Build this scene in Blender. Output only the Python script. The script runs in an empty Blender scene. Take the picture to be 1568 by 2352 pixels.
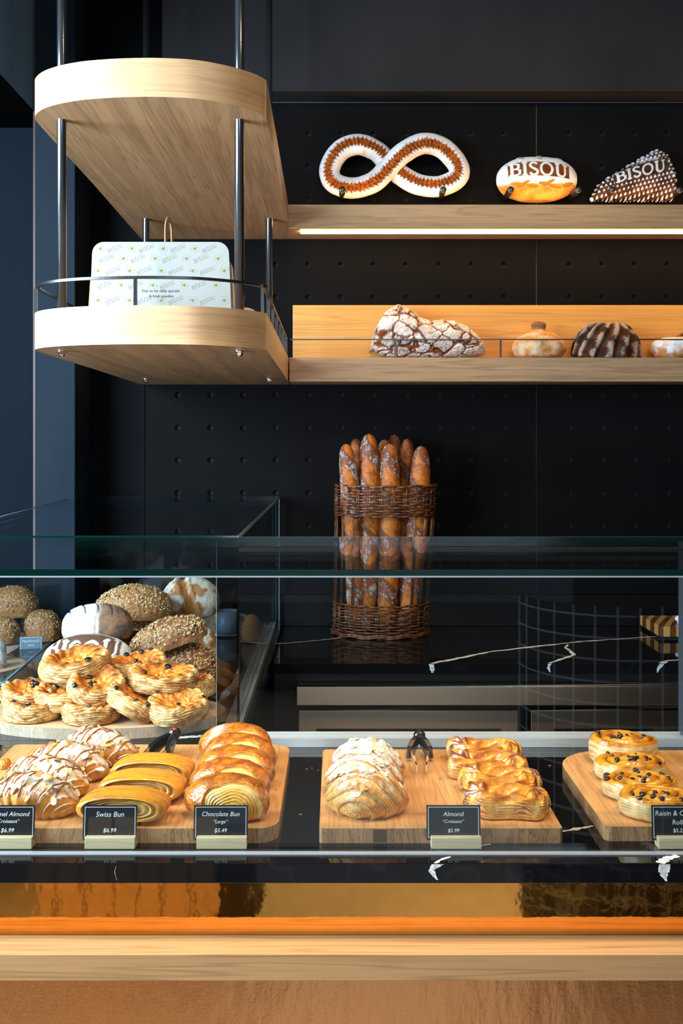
import bpy, math, random
import numpy as np
from mathutils import Vector, Matrix
from mathutils.bvhtree import BVHTree
# ------------------------------------------------------------------ camera, world, light
F = 2352.0; CZ = 1.60
scn = bpy.context.scene; COL = scn.collection
cam = bpy.data.objects.new('camera', bpy.data.cameras.new('camera')); COL.objects.link(cam)
cam.location = (0, 0, CZ); cam.rotation_euler = (math.pi/2, 0, 0)
cam.data.sensor_fit = 'VERTICAL'; cam.data.sensor_height = 36; cam.data.lens = 36
cam.data.shift_x = 12/2352; cam.data.shift_y = -160/2352; cam.data.clip_start = .05
scn.camera = cam
w = bpy.data.worlds.new('world'); scn.world = w; w.use_nodes = True
w.node_tree.nodes['Background'].inputs[0].default_value = (.55, .68, .85, 1)
w.node_tree.nodes['Background'].inputs[1].default_value = .12
vs = scn.view_settings; vs.view_transform = 'Standard'; vs.look = 'None'; vs.gamma = 1; vs.use_curve_mapping = False
vs.exposure = 0.25

def light(name, kind, loc, target, power, color, size=None, size_y=None, **kw):
    d = bpy.data.lights.new(name, kind); d.energy = power; d.color = color
    if kind == 'AREA':
        d.shape = 'RECTANGLE' if size_y else 'DISK'; d.size = size
        if size_y: d.size_y = size_y
    for k, v in kw.items(): setattr(d, k, v)
    o = bpy.data.objects.new(name, d); COL.objects.link(o); o.location = loc
    o.rotation_euler = (Vector(target)-Vector(loc)).to_track_quat('-Z', 'Y').to_euler()
    return o
COOL = (.70, .84, 1.0); WARM = (1.0, .72, .42); NEUT = (1.0, .76, .48)
light('window_daylight', 'AREA', (-2.12, 1.30, 2.05), (-.4, 2.1, 1.75), 250, (.62, .81, 1.0), 1.5, 1.7)
light('ambient_fill', 'AREA', (.35, -3.3, 2.0), (-.4, 2, 1.7), 75, COOL, 2.4, 1.7)  # fill light added behind the viewer to raise the ambient level
for x, y, tx, ty, tz, p in ((-.75, 1.15, -.45, 1.9, .95, 45), (.05, 1.35, -.15, 1.85, .95, 50), (.75, 1.15, .2, 1.85, .95, 60), (1.3, 1.4, .55, 1.85, .95, 50),
                        (-.05, 2.55, -.04, 3.12, .8, 14), (.25, 2.5, .23, 3.12, .8, 14), (.72, 2.55, .70, 3.12, .8, 14), (.86, 2.5, .82, 3.12, .8, 14),
                        (.35, 1.9, .35, 3.7, 2.5, 18), (1.25, 1.9, .95, 3.7, 2.5, 17), (.1, 2.3, .1, 3.6, 1.2, 22), (-1.0, 1.6, -.45, 2.5, 1.0, 18), (.7, 1.3, -.2, 2.35, 2.2, 15)):
    light('track_spot', 'SPOT', (x, y, 3.12), (tx, ty, tz), p*1.5, NEUT, spot_size=math.radians(48), spot_blend=.6, shadow_soft_size=.035)

# ------------------------------------------------------------------ helpers
def at(px, py, Y):
    s = F/Y; return Vector(((px-772)/s, Y, CZ-(py-1016)/s))
def lin(h):
    v = [int(h[i:i+2], 16)/255 for i in (0, 2, 4)]
    return tuple(c/12.92 if c <= .04045 else ((c+.055)/1.055)**2.4 for c in v)
def tag(o, label=None, cat=None, group=None, kind=None):
    if label: o['label'] = label
    if cat: o['category'] = cat
    if group: o['group'] = group
    if kind: o['kind'] = kind
    return o
def empty(name, loc, rz=0, rx=0, ry=0, label=None, cat=None, group=None):
    o = bpy.data.objects.new(name, None); COL.objects.link(o); o.location = loc
    o.rotation_euler = (rx, ry, rz); o.empty_display_size = .02
    return tag(o, label, cat, group)
def link(name, me, mat=None, parent=None, loc=None, rot=None):
    o = bpy.data.objects.new(name, me); COL.objects.link(o)
    if mat is not None and len(me.materials) == 0:
        for m in (mat if isinstance(mat, (list, tuple)) else [mat]): me.materials.append(m)
    if parent: o.parent = parent
    if loc is not None: o.location = loc
    if rot is not None: o.rotation_euler = rot
    return o
def dup(root, loc=None, rz=None, label=None, group=None):
    r = root.copy(); COL.objects.link(r)
    if loc is not None: r.location = loc
    if rz is not None: r.rotation_euler.z = rz
    if label: r['label'] = label
    if group: r['group'] = group
    for ch in list(root.children):
        c = ch.copy(); COL.objects.link(c); c.parent = r
        for g in list(ch.children):
            d = g.copy(); COL.objects.link(d); d.parent = c
    return r
class MB:
    def __init__(s): s.v = []; s.f = []; s.mi = []; s.sm = []
    def add(s, vs_, fs, mi=0, smooth=False):
        b = len(s.v); s.v += [tuple(p) for p in vs_]
        for f in fs: s.f.append([b+i for i in f]); s.mi.append(mi); s.sm.append(smooth)
    def box(s, x0, x1, y0, y1, z0, z1, mi=0):
        s.add([(x, y, z) for z in (z0, z1) for y in (y0, y1) for x in (x0, x1)],
              [(0, 2, 3, 1), (4, 5, 7, 6), (0, 1, 5, 4), (2, 6, 7, 3), (0, 4, 6, 2), (1, 3, 7, 5)], mi)
    def prism(s, pts, z0, z1, mi_side=0, mi_top=0, mi_bot=0):
        n = len(pts); b = [(p[0], p[1], z0) for p in pts]; t = [(p[0], p[1], z1) for p in pts]
        s.add(b+t, [(i, (i+1) % n, n+(i+1) % n, n+i) for i in range(n)], mi_side)
        s.add(b, [tuple(reversed(range(n)))], mi_bot); s.add(t, [tuple(range(n))], mi_top)
    def tube(s, pts, r, n=8, mi=0, closed=False, caps=True):
        pts = [Vector(p) for p in pts]; m = len(pts)
        rs = r if isinstance(r, (list, tuple)) else [r]*m
        vs_ = []; up = None
        for i, p in enumerate(pts):
            if closed: t = pts[(i+1) % m]-pts[i-1]
            else: t = pts[min(i+1, m-1)]-pts[max(i-1, 0)]
            t = t.normalized() if t.length else Vector((0, 0, 1))
            if up is None: up = Vector((0, 0, 1)) if abs(t.z) < .9 else Vector((1, 0, 0))
            a = t.cross(up)
            if a.length < 1e-4: a = t.cross(Vector((0, 1, 0)))
            a.normalize(); b = a.cross(t).normalized(); up = b
            for k in range(n):
                th = 2*math.pi*k/n; vs_.append(p+a*(rs[i]*math.cos(th))+b*(rs[i]*math.sin(th)))
        fs = []
        for i in range(m if closed else m-1):
            j = (i+1) % m
            for k in range(n): fs.append((i*n+k, i*n+(k+1) % n, j*n+(k+1) % n, j*n+k))
        if not closed and caps: fs += [tuple(range(n-1, -1, -1)), tuple((m-1)*n+k for k in range(n))]
        s.add(vs_, fs, mi, True)
    def lathe(s, prof, c=(0, 0, 0), n=32, mi=0, smooth=True):
        m = len(prof); vs_ = [(c[0]+r*math.cos(2*math.pi*k/n), c[1]+r*math.sin(2*math.pi*k/n), c[2]+z) for r, z in prof for k in range(n)]
        fs = [(i*n+k, i*n+(k+1) % n, (i+1)*n+(k+1) % n, (i+1)*n+k) for i in range(m-1) for k in range(n)]
        s.add(vs_, fs, mi, smooth)
        s.add(vs_[:n], [tuple(range(n-1, -1, -1))], mi); s.add(vs_[-n:], [tuple(range(n))], mi)
    def ribbon(s, pts, ws, z, mi=0):
        L = []; m = len(pts)
        for i in range(m):
            a = Vector(pts[max(i-1, 0)]); b = Vector(pts[min(i+1, m-1)]); d = (b-a).normalized(); nrm = Vector((-d.y, d.x))
            L += [(*(Vector(pts[i])+nrm*ws[i]/2), z), (*(Vector(pts[i])-nrm*ws[i]/2), z)]
        s.add(L, [(2*i, 2*i+1, 2*i+3, 2*i+2) for i in range(m-1)], mi)
    def build(s, name, mat, parent=None, bevel=0, loc=None, rot=None, seg=2):
        me = bpy.data.meshes.new(name); me.from_pydata(s.v, [], s.f)
        me.polygons.foreach_set('material_index', s.mi); me.polygons.foreach_set('use_smooth', s.sm); me.update()
        o = link(name, me, mat, parent, loc, rot)
        if bevel:
            md = o.modifiers.new('bevel', 'BEVEL'); md.width = bevel; md.segments = seg; md.limit_method = 'ANGLE'; md.angle_limit = math.radians(40)
        return o
def spline(pts, n=8, closed=False):
    P = [Vector(p) for p in pts]; m = len(P); out = []
    g = (lambda i: P[i % m]) if closed else (lambda i: P[max(0, min(m-1, i))])
    for i in range(m if closed else m-1):
        a, b, c, d = g(i-1), g(i), g(i+1), g(i+2)
        for k in range(n):
            t = k/n; out.append(.5*((2*b)+(c-a)*t+(2*a-5*b+4*c-d)*t*t+(-a+3*b-3*c+d)*t**3))
    if not closed: out.append(P[-1])
    return out
# ---- numpy noise and surfaces
def hsh(ix, iy, iz, seed):
    h = (ix*374761393+iy*668265263+iz*1274126177+seed*974634777) & 0xffffffff
    h = ((h ^ (h >> 13))*1103515245) & 0xffffffff; h = ((h ^ (h >> 16))*2654435761) & 0xffffffff
    return (h ^ (h >> 15)) & 0xffffff
def vn(P, f=1.0, seed=0):
    Q = P*f; I = np.floor(Q).astype(np.int64); D = Q-I; D = D*D*(3-2*D); r = 0
    for dx in (0, 1):
        for dy in (0, 1):
            for dz in (0, 1):
                wt = (D[..., 0] if dx else 1-D[..., 0])*(D[..., 1] if dy else 1-D[..., 1])*(D[..., 2] if dz else 1-D[..., 2])
                r = r+wt*hsh(I[..., 0]+dx, I[..., 1]+dy, I[..., 2]+dz, seed)
    return r/0x7fffff-1
def fbm(P, f=1.0, o=4, seed=0):
    r = 0; a = 1; t = 0
    for k in range(o): r = r+a*vn(P, f*2**k, seed+k*17); t += a; a *= .5
    return r/t
def worley(P, f, seed=0):
    Q = P*f; I = np.floor(Q).astype(np.int64); F1 = np.full(Q.shape[:-1], 9.0); F2 = F1.copy()
    for dx in (-1, 0, 1):
        for dy in (-1, 0, 1):
            for dz in (-1, 0, 1):
                c = [I[..., 0]+dx, I[..., 1]+dy, I[..., 2]+dz]; d = 0
                for k in range(3): d = d+(c[k]+hsh(c[0], c[1], c[2], seed+k*31)/0xffffff-Q[..., k])**2
                d = np.sqrt(d); n1 = np.minimum(F1, d); F2 = np.minimum(F2, np.maximum(F1, d)); F1 = n1
    return F1, F2
def ss(x, a, b):
    t = np.clip((x-a)/(b-a), 0, 1); return t*t*(3-2*t)
def cm(a, b, t):
    t = np.asarray(t)[..., None]; return np.asarray(a)*(1-t)+np.asarray(b)*t
def nrm(P, closed=True):
    if closed: du = np.roll(P, -1, 1)-np.roll(P, 1, 1)
    else: du = np.gradient(P, axis=1)
    dv = np.gradient(P, axis=0); n = np.cross(du, dv)
    if (n*(P-P.mean((0, 1)))).sum() < 0: n = -n
    l = np.linalg.norm(n, axis=-1, keepdims=True); return n/np.maximum(l, 1e-9)
def grid(nv, nu, closed=True):
    v = np.linspace(0, 1, nv); u = np.linspace(0, 1, nu, endpoint=not closed)
    V, U = np.meshgrid(v, u, indexing='ij'); return V, U
def surf(name, P, C, mat, parent=None, closed=True, cap=True, link_it=True, loc=None, rot=None, flip=False, closev=False):
    nv, nu = P.shape[:2]; n = nv*nu
    i = np.arange(nv if closev else nv-1)[:, None]; j = np.arange(nu if closed else nu-1)[None, :]; j2 = (j+1) % nu; i2 = (i+1) % nv
    Q = np.stack([i*nu+j, i*nu+j2, i2*nu+j2, i2*nu+j], -1).reshape(-1, 4)
    if flip: Q = Q[:, ::-1]
    faces = Q.tolist()
    if cap and closed and not closev:
        a = list(range(nu)); b = list(range((nv-1)*nu, nv*nu))
        faces += [a if flip else a[::-1], b[::-1] if flip else b]
    me = bpy.data.meshes.new(name); me.from_pydata(P.reshape(-1, 3).tolist(), [], faces)
    me.polygons.foreach_set('use_smooth', [True]*len(faces))
    ca = me.color_attributes.new('Col', 'FLOAT_COLOR', 'POINT')
    cc = np.ones((n, 4), np.float32); cc[:, :3] = np.clip(C, 0, 1).reshape(-1, 3); ca.data.foreach_set('color', cc.ravel()); me.update()
    if not link_it: me.materials.append(mat); return me
    return link(name, me, mat, parent, loc, rot)
def bvh_of(P, closed=True):
    nv, nu = P.shape[:2]; fs = [(i*nu+j, i*nu+(j+1) % nu, (i+1)*nu+(j+1) % nu, (i+1)*nu+j) for i in range(nv-1) for j in range(nu if closed else nu-1)]
    return BVHTree.FromPolygons([tuple(p) for p in P.reshape(-1, 3)], fs)
# ------------------------------------------------------------------ materials
class NT:
    def __init__(s, name):
        s.m = bpy.data.materials.new(name); s.m.use_nodes = True; s.t = s.m.node_tree; s.t.nodes.clear()
        s.out = s.t.nodes.new('ShaderNodeOutputMaterial')
    def n(s, typ, ins=None, **at_):
        nd = s.t.nodes.new('ShaderNode'+typ)
        for k, v in at_.items(): setattr(nd, k, v)
        for k, v in (ins or {}).items(): s.set(nd.inputs[k], v)
        return nd
    def set(s, sock, v):
        if isinstance(v, bpy.types.Node): v = v.outputs[0]
        if isinstance(v, bpy.types.NodeSocket): s.t.links.new(v, sock)
        elif isinstance(v, tuple) and len(v) == 3 and sock.type == 'RGBA': sock.default_value = (*v, 1)
        else: sock.default_value = v
    def ramp(s, fac, stops):
        nd = s.n('ValToRGB', {0: fac}); e = nd.color_ramp.elements
        while len(e) < len(stops): e.new(.5)
        for el, (p, c) in zip(e, stops): el.position = p; el.color = (*c, 1) if len(c) == 3 else c
        return nd
    def mix(s, a, b, f, bt='MIX'):
        nd = s.n('Mix', data_type='RGBA', blend_type=bt); s.set(nd.inputs[0], f); s.set(nd.inputs[6], a); s.set(nd.inputs[7], b); return nd.outputs[2]
    def math(s, op, a, b=0.0):
        nd = s.n('Math', operation=op); s.set(nd.inputs[0], a); s.set(nd.inputs[1], b); return nd.outputs[0]
    def obj(s, scale=(1, 1, 1), rot=(0, 0, 0)):
        return s.n('Mapping', {0: s.n('TexCoord').outputs['Object'], 2: rot, 3: scale}).outputs[0]
    def bump(s, h, strength=.3, dist=.001, nrm_=None):
        nd = s.n('Bump', {'Height': h, 'Strength': strength, 'Distance': dist})
        if nrm_: s.set(nd.inputs['Normal'], nrm_)
        return nd.outputs[0]
    def pbr(s, **kw):
        names = dict(col='Base Color', rough='Roughness', metal='Metallic', spec='Specular IOR Level', coat='Coat Weight', coatr='Coat Roughness',
                     nor='Normal', em='Emission Color', es='Emission Strength', sss='Subsurface Weight', alpha='Alpha', tr='Transmission Weight')
        nd = s.n('BsdfPrincipled', {names[k]: v for k, v in kw.items()}); s.t.links.new(nd.outputs[0], s.out.inputs[0]); return s.m
def plain(name, col, rough=.5, metal=0.0, **kw):
    return NT(name).pbr(col=col, rough=rough, metal=metal, **kw)
def food(name, rough=.5, coat=0.0, bscale=700, bstr=.35, bdist=.0006, var=.18, spec=.4):
    t = NT(name); c = t.n('VertexColor', layer_name='Col').outputs[0]; o = t.obj()
    n1 = t.n('TexNoise', {'Vector': o, 'Scale': bscale, 'Detail': 3}).outputs[0]
    n2 = t.n('TexNoise', {'Vector': o, 'Scale': bscale*.22, 'Detail': 4}).outputs[0]
    k = t.ramp(n2, [(.3, (1-var*1.6,)*3), (.7, (1+var*.6,)*3)]).outputs[0]
    c2 = t.mix(c, k, 1.0, 'MULTIPLY')
    return t.pbr(col=c2, rough=rough, coat=coat, coatr=.18, spec=spec, nor=t.bump(n1, bstr, bdist, t.bump(n2, bstr, bdist*2)))
FOOD = food('baked_crust', .55); GLAZE = food('glazed_crust', .38, .55, 420, .35, .0007, .12); DUST = food('floured_crust', .85, 0, 900, .5, .0006, .12, .2)
SHINY = food('egg_washed_crust', .3, .8, 330, .8, .0012, .14)
def oak(name, axis, lo, hi, across=55, along=2.2, dist=5.0, rough=.45, fine=.35, coat=.0, rings=1.0, edge=False):
    # streaks run along 'axis'; a few wandering darker growth lines lie over soft tone changes
    sc = [across]*3; sc[axis] = along; sc = [along, along, across] if edge else sc; lo = tuple(lo); hi = tuple(hi)
    t = NT(name); v = t.obj(tuple(sc)); wv = t.n('TexNoise', {'Vector': t.obj(tuple(c*.12 for c in sc)), 'Scale': 1.0, 'Detail': 3})
    warp = t.n('VectorMath', {0: v, 1: t.n('VectorMath', {0: wv.outputs['Color'], 1: (dist,)*3}, operation='MULTIPLY').outputs[0]}, operation='ADD').outputs[0]
    g = t.n('TexNoise', {'Vector': warp, 'Scale': .35, 'Detail': 3, 'Roughness': .6}).outputs[0]
    ln = t.math('ABSOLUTE', t.math('SUBTRACT', t.math('FRACT', t.math('MULTIPLY', g, 9.0)), .5))
    f = t.n('TexNoise', {'Vector': t.n('VectorMath', {0: v, 1: (4, 4, 4)}, operation='MULTIPLY').outputs[0], 'Scale': 1.0, 'Detail': 2}).outputs[0]
    mid = tuple((x+y)/2 for x, y in zip(lo, hi))
    a = t.ramp(g, [(.30, mid), (.62, hi)]).outputs[0]
    a = t.mix(a, lo, t.math('MULTIPLY', t.ramp(ln, [(.02, (1, 1, 1)), (.22, (0, 0, 0))]).outputs[0], .55*rings))
    b = t.mix(a, t.ramp(f, [(.34, (.70, .64, .58)), (.52, (1, 1, 1))]).outputs[0], fine, 'MULTIPLY')
    return t.pbr(col=b, rough=rough, coat=coat, coatr=.3, nor=t.bump(f, .12, .0005))
LO = lin('966c44'); HI = lin('d0a272')
OAKX = oak('oak_grain_lengthwise', 0, LO, HI); OAKY = oak('oak_grain_deep', 1, lin('7a5634'), lin('c0966a'), 75, 2.0, 1.8, fine=.3, rings=.75); OAKE = oak('oak_edge_veneer', 0, lin('a07850'), lin('d6ac7c'), 70, 2.2, 1.0, fine=.3, rings=.6, edge=True, coat=.45)
OAKF = oak('oak_shelf_face', 0, lin('785636'), lin('b08a60'), 55, 2.4, 1.6, fine=.3, rings=.9, edge=True)
BOARD = oak('board_wood', 1, lin('b0713d'), lin('dfa468'), 90, 3.5, 3.5, .42, .4); BOARDE = oak('board_end_grain', 2, lin('6a4022'), lin('b98a5c'), 110, 25, 5, .6, .5)
BLOCK = oak('pale_block_wood', 0, lin('c2a67c'), lin('dcc8a0'), 60, 4, 2, .55, .1)
def marble():
    t = NT('black_marble'); o = t.obj()
    n = t.n('TexNoise', {'Vector': o, 'Scale': 2.2, 'Detail': 5, 'Roughness': .55}).outputs[0]
    d = t.math('ABSOLUTE', t.math('SUBTRACT', n, .5)); sp = t.n('TexNoise', {'Vector': o, 'Scale': 260, 'Detail': 1}).outputs[0]
    c = t.mix(t.ramp(d, [(0, (.010, .010, .011)), (.006, (.005, .005, .006))]).outputs[0], (.12, .12, .12), t.math('MULTIPLY', t.math('GREATER_THAN', sp, .87), .5))
    return t.pbr(col=c, rough=.05, spec=.32)
MARBLE = marble(); VEIN = NT('white_vein')
VEIN = VEIN.pbr(col=VEIN.ramp(VEIN.n('TexNoise', {'Vector': VEIN.obj(), 'Scale': 160, 'Detail': 4}), [(.3, (.30, .30, .30)), (.6, (.8, .8, .78))]).outputs[0], rough=.1)
def paint(name, c, rough=.42, b=.05):
    t = NT(name); n = t.n('TexNoise', {'Vector': t.obj((1, 1, .25)), 'Scale': 9, 'Detail': 5}).outputs[0]
    return t.pbr(col=t.mix(c, tuple(x*1.5 for x in c), n), rough=.6, spec=.025, nor=t.bump(t.n('TexNoise', {'Vector': t.obj(), 'Scale': 300}).outputs[0], b, .0004))
WALL = paint('charcoal_wall_paint', (.0032, .0034, .0042)); PANEL = paint('black_wall_panel', (.0042, .0040, .0041), .38); COLUMN = paint('slate_column_paint', (.012, .0175, .024), .5)
HOLE = plain('hole_inside', (.003, .003, .003), .8)
STEEL = NT('brushed_stainless'); STEEL = STEEL.pbr(col=(.44, .35, .28), metal=1.0, rough=STEEL.ramp(STEEL.n('TexNoise', {'Vector': STEEL.obj((4, 4, 500)), 'Scale': 1.0}), [(0, (.36,)*3), (1, (.46,)*3)]).outputs[0]); _p = [n for n in STEEL.node_tree.nodes if n.type == 'BSDF_PRINCIPLED'][0]; _p.inputs['Anisotropic'].default_value = .9; _p.inputs['Anisotropic Rotation'].default_value = .25
_tn = STEEL.node_tree.nodes.new('ShaderNodeTangent'); _tn.direction_type = 'RADIAL'; _tn.axis = 'Z'; STEEL.node_tree.links.new(_tn.outputs[0], _p.inputs['Tangent'])
ALU = plain('aluminium', (.68, .67, .66), .42, .55); BLACKM = plain('black_metal', (.012, .012, .013), .32, 0.0, coat=.3, coatr=.2)
RODM = plain('black_powder_coated_steel', (.015, .016, .018), .22, 0.0, spec=1.0, coat=1.0, coatr=.2); CHROME = plain('chrome', (.85, .84, .82), .12, 1.0)
BLACKP = plain('black_plastic', (.008, .008, .008), .15, spec=.6); CARD = NT('black_card'); CARD = CARD.pbr(col=CARD.mix((.004, .005, .006), (.010, .012, .015), CARD.n('TexNoise', {'Vector': CARD.obj(), 'Scale': 90, 'Detail': 3})), rough=.35)
WHITE = plain('white_print', (.85, .85, .85), .6)
def copper(name, rough, bs, bd, c1, c2):
    t = NT(name); n = t.n('TexNoise', {'Vector': t.obj((1, 1, .35)), 'Scale': bs, 'Detail': 3}).outputs[0]
    n2 = t.n('TexNoise', {'Vector': t.obj(), 'Scale': bs*6, 'Detail': 2}).outputs[0]
    return t.pbr(col=t.mix(c1, c2, n2), metal=1.0, rough=rough, nor=t.bump(n, .6, bd, t.bump(n2, .25, bd*.3)))
COPPER = copper('polished_copper', .05, 7, .0025, (.74, .31, .055), (.86, .40, .09)); COPPERR = copper('hammered_copper', .24, 34, .003, (.60, .25, .085), (.72, .37, .17))
def glass(name, tint=(.95, .975, .97), extra=0.0):
    t = NT(name); f = t.n('LayerWeight', {0: .5}).outputs['Facing']
    k = t.math('ADD', t.math('MULTIPLY', t.math('POWER', f, 5.0), .9), .035+extra)
    m = t.n('MixShader', {0: k, 1: t.n('BsdfTransparent', {0: tint}), 2: t.n('BsdfGlossy', {'Color': (.95, .97, 1), 'Roughness': .0})})
    t.t.links.new(m.outputs[0], t.out.inputs[0]); return t.m
GLASS = glass('clear_glass'); TINT = glass('smoked_glass', (.40, .42, .45), .03)
GEDGE = plain('green_glass_edge', (.001, .014, .012), .12, spec=.7); GEDGEL = plain('bright_glass_edge', (.22, .38, .42), .15)
LED = NT('led_glow'); LED = LED.pbr(col=(1, .8, .5), em=(1.0, .60, .23), es=30.0); SPOTE = NT('lamp_glow'); SPOTE = SPOTE.pbr(col=(1, 1, 1), em=(1, .85, .65), es=25.0)
# ------------------------------------------------------------------ room shell
CT = .955; BC = .928; YW = 3.781; BT = CT+.024       # counter top, back counter top, wall plane, board top
def struct(o): o['kind'] = 'structure'; return o
def xw(px): return (px-772)/622
# perforated wall panels
def perforated(x0, x1, z0, z1, xs, zs, y, r=.0112, depth=.018):
    m = MB(); n = 16
    bx = [x0]+[(a+b)/2 for a, b in zip(xs[:-1], xs[1:])]+[x1]; bz = [z0]+[(a+b)/2 for a, b in zip(zs[:-1], zs[1:])]+[z1]
    for i, cx in enumerate(xs):
        for j, cz in enumerate(zs):
            ax, bx_, az, bz_ = bx[i], bx[i+1], bz[j], bz[j+1]; o = []; c = []; d = []
            for k in range(n):
                th = 2*math.pi*k/n; dx, dz = math.cos(th), math.sin(th)
                tx = ((bx_-cx) if dx > 0 else (cx-ax))/max(abs(dx), 1e-9); tz = ((bz_-cz) if dz > 0 else (cz-az))/max(abs(dz), 1e-9)
                t = min(tx, tz); o.append((cx+dx*t, y, cz+dz*t)); c.append((cx+dx*r, y, cz+dz*r)); d.append((cx+dx*r, y+depth, cz+dz*r))
            # true corners inserted so that neighbouring cells meet
            for k in range(n):
                k2 = (k+1) % n; a, b = o[k], o[k2]; q = [a]
                if abs(a[0]-b[0]) > 1e-6 and abs(a[2]-b[2]) > 1e-6:
                    q.append((a[0], y, b[2]) if abs(a[0]-ax) < 1e-6 or abs(a[0]-bx_) < 1e-6 else (b[0], y, a[2]))
                q += [b, c[k2], c[k]]; m.add(q, [tuple(range(len(q)))])
                m.add([c[k], c[k2], d[k2], d[k]], [(0, 1, 2, 3)], 1)
            m.add(d, [tuple(range(n))], 1)
    return m
ztop = CZ+1.248; zbot = BC+.116
zs = sorted([CZ+.892+.12*k for k in range(0, 3)]+[CZ+.892-.1197*k for k in range(1, 13)])
zs = [z for z in zs if zbot+.03 < z < ztop-.03]
for k in range(3):
    xl = xw(335)+k*1.4373
    xs = [xl+.1198*(i+1) for i in range(11)]
    m = perforated(xl+.0012, xl+1.4373-.0012, zbot, ztop-.003, xs, zs, YW-.02)
    struct(m.build('wall_back', [PANEL, HOLE]))
def sbox(name, mat, *a, bevel=0):
    m = MB(); m.box(*a); return struct(m.build(name, mat, bevel=bevel))
sbox('trim_1', plain('pale_gap_backing', (.35, .36, .38), .5), xw(335)-.003, 2.2, YW-.001, YW, zbot, ztop)
sbox('wall_back', WALL, -3.0, 3.2, YW+.001, YW+.1, 0, 3.3)
sbox('wall_back', WALL, -.905, xw(335)-.0015, YW-.021, YW-.002, 0, 3.2)
sbox('wall_back', paint('warm_black_bulkhead', (.020, .0185, .0185), .5), -.62, 3.0, 3.651, YW-.0005, ztop+.004, 3.25)
sbox('trim_2', plain('pale_edge_strip', (.05, .05, .05), .6), -.62, 3.0, YW-.0215, YW-.0205, ztop-.0015, ztop+.0015)
# slate columns at the left, with the boxed beam
m = MB(); m.box(-1.04, -.902, 3.537, YW-.03, 0, 3.25)
struct(m.build('wall_left', COLUMN, bevel=.003))
sbox('wall_left', paint('slate_wall_paint', (.0045, .0075, .0115), .5), -1.9, -1.045, YW-.06, YW-.001, 0, 2.743)
sbox('wall_left', paint('slate_beam_painted_light', (.12, .21, .31), .5), -1.9, -1.048, 2.2, YW-.061, 2.75, 3.25)  # beam side lies unlit; its raised pale tone paints the light in
sbox('wall_left', plain('soffit_painted_shade', (.001, .001, .0012), .9, spec=.02), -1.9, -1.049, 2.2, YW-.061, 2.743, 2.7499)  # underside shade painted as near black on its own thin sheet
sbox('trim_3', plain('rust_brown_joint', (.05, .02, .01), .5), -1.0475, -1.0405, 3.54, 3.56, 0, 3.25)
sbox('floor', NT('terrazzo_floor').pbr(col=(.50, .36, .25), rough=.35), -3.2, 3.2, -3.4, 1.59, -.05, 0)
sbox('floor', plain('brown_service_floor', (.12, .10, .085), .4), -3.2, 3.2, 1.59, YW, -.05, -.0005)
sbox('ceiling', plain('dark_ceiling', (.03, .03, .032), .8), -3.2, 3.2, -3.4, YW+.1, 3.25, 3.35)
sbox('wall_right', plain('dark_side_wall', (.03, .028, .027), .7), 3.2, 3.3, -3.4, YW+.1, 0, 3.3)
# shopfront wall behind and left windows
m = MB()
for a in ((-3.3, 3.3, -3.5, -3.4, 0, .5), (-3.3, 3.3, -3.5, -3.4, 3.0, 3.3), (1.6, 3.3, -3.5, -3.4, .5, 3.0), (-3.3, -.85, -3.5, -3.4, .5, 3.0)): m.box(*a)
struct(m.build('wall_front', plain('dark_front_wall', (.05, .04, .035), .7)))
m = MB()
for a in ((-2.4, -2.3, -3.4, YW, 0, .9), (-2.4, -2.3, -3.4, YW, 3.0, 3.3), (-2.4, -2.3, -3.4, .4, .9, 3.0), (-2.4, -2.3, 2.2, YW, .9, 3.0)): m.box(*a)
struct(m.build('wall_left', plain('dark_window_wall', (.05, .05, .055), .7)))
m = MB()
for y in (.4, 1.27, 2.14): m.box(-2.37, -2.3, y, y+.06, .9, 3.0)
m.box(-2.37, -2.3, .4, 2.2, .9, .96); struct(m.build('window_1', BLACKM))
m = MB()
for x in (-.85, .35, 1.54): m.box(x, x+.06, -3.47, -3.41, .5, 3.0)
m.box(-.85, 1.6, -3.47, -3.41, .5, .56); struct(m.build('window_2', BLACKM))

# ------------------------------------------------------------------ back counter
t = empty('back_counter', (0, 0, 0), label='black marble back counter with white veins standing against the perforated wall', cat='counter')
m = MB(); m.box(-.193, 2.2, 3.111, YW-.021, BC-.030, BC)
m.build('countertop', MARBLE, t, bevel=.0015)
m = MB(); m.box(-.193, 2.2, YW-.04, YW-.0205, BC+.0002, BC+.114); m.build('backsplash', plain('black_backsplash', (.004, .004, .0045), .35, spec=.12), t, bevel=.002)
m = MB(); m.box(-.193, 2.2, 3.19, YW-.03, .1, BC-.0302); m.build('cabinet_body', plain('dark_cabinet', (.012, .011, .011), .4), t)
m = MB(); m.box(-.12, 2.2, 3.115, 3.19, CZ-.80, CZ-.744); m.build('steel_fascia', STEEL, t, bevel=.001)
def cpt(px, py, h): s = (py-1016)/h; return ((px-772)/s, F/s)
def vein(pts, ws, h, z, parent, n=6, jit=.003, seed=1):
    rnd = random.Random(seed); P = [cpt(a, b, h) for a, b in pts]; Q = []; W = []
    for i in range(len(P)-1):
        for k in range(n):
            f = k/n; j = jit*(1 if k else 0)
            Q.append((P[i][0]*(1-f)+P[i+1][0]*f+rnd.uniform(-j, j), P[i][1]*(1-f)+P[i+1][1]*f+rnd.uniform(-j, j)))
            W.append((ws[i]*(1-f)+ws[i+1]*f)*rnd.uniform(.6, 1.4))
    Q.append(P[-1]); W.append(ws[-1]); m = MB(); m.ribbon(Q, W, z); m.build('white_vein', VEIN, parent)
hb = CZ-BC
vein([(636, 1479), (700, 1474), (765, 1467), (800, 1463)], [.006, .006, .006, .002], hb, BC+.0004, t, seed=2)
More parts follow.
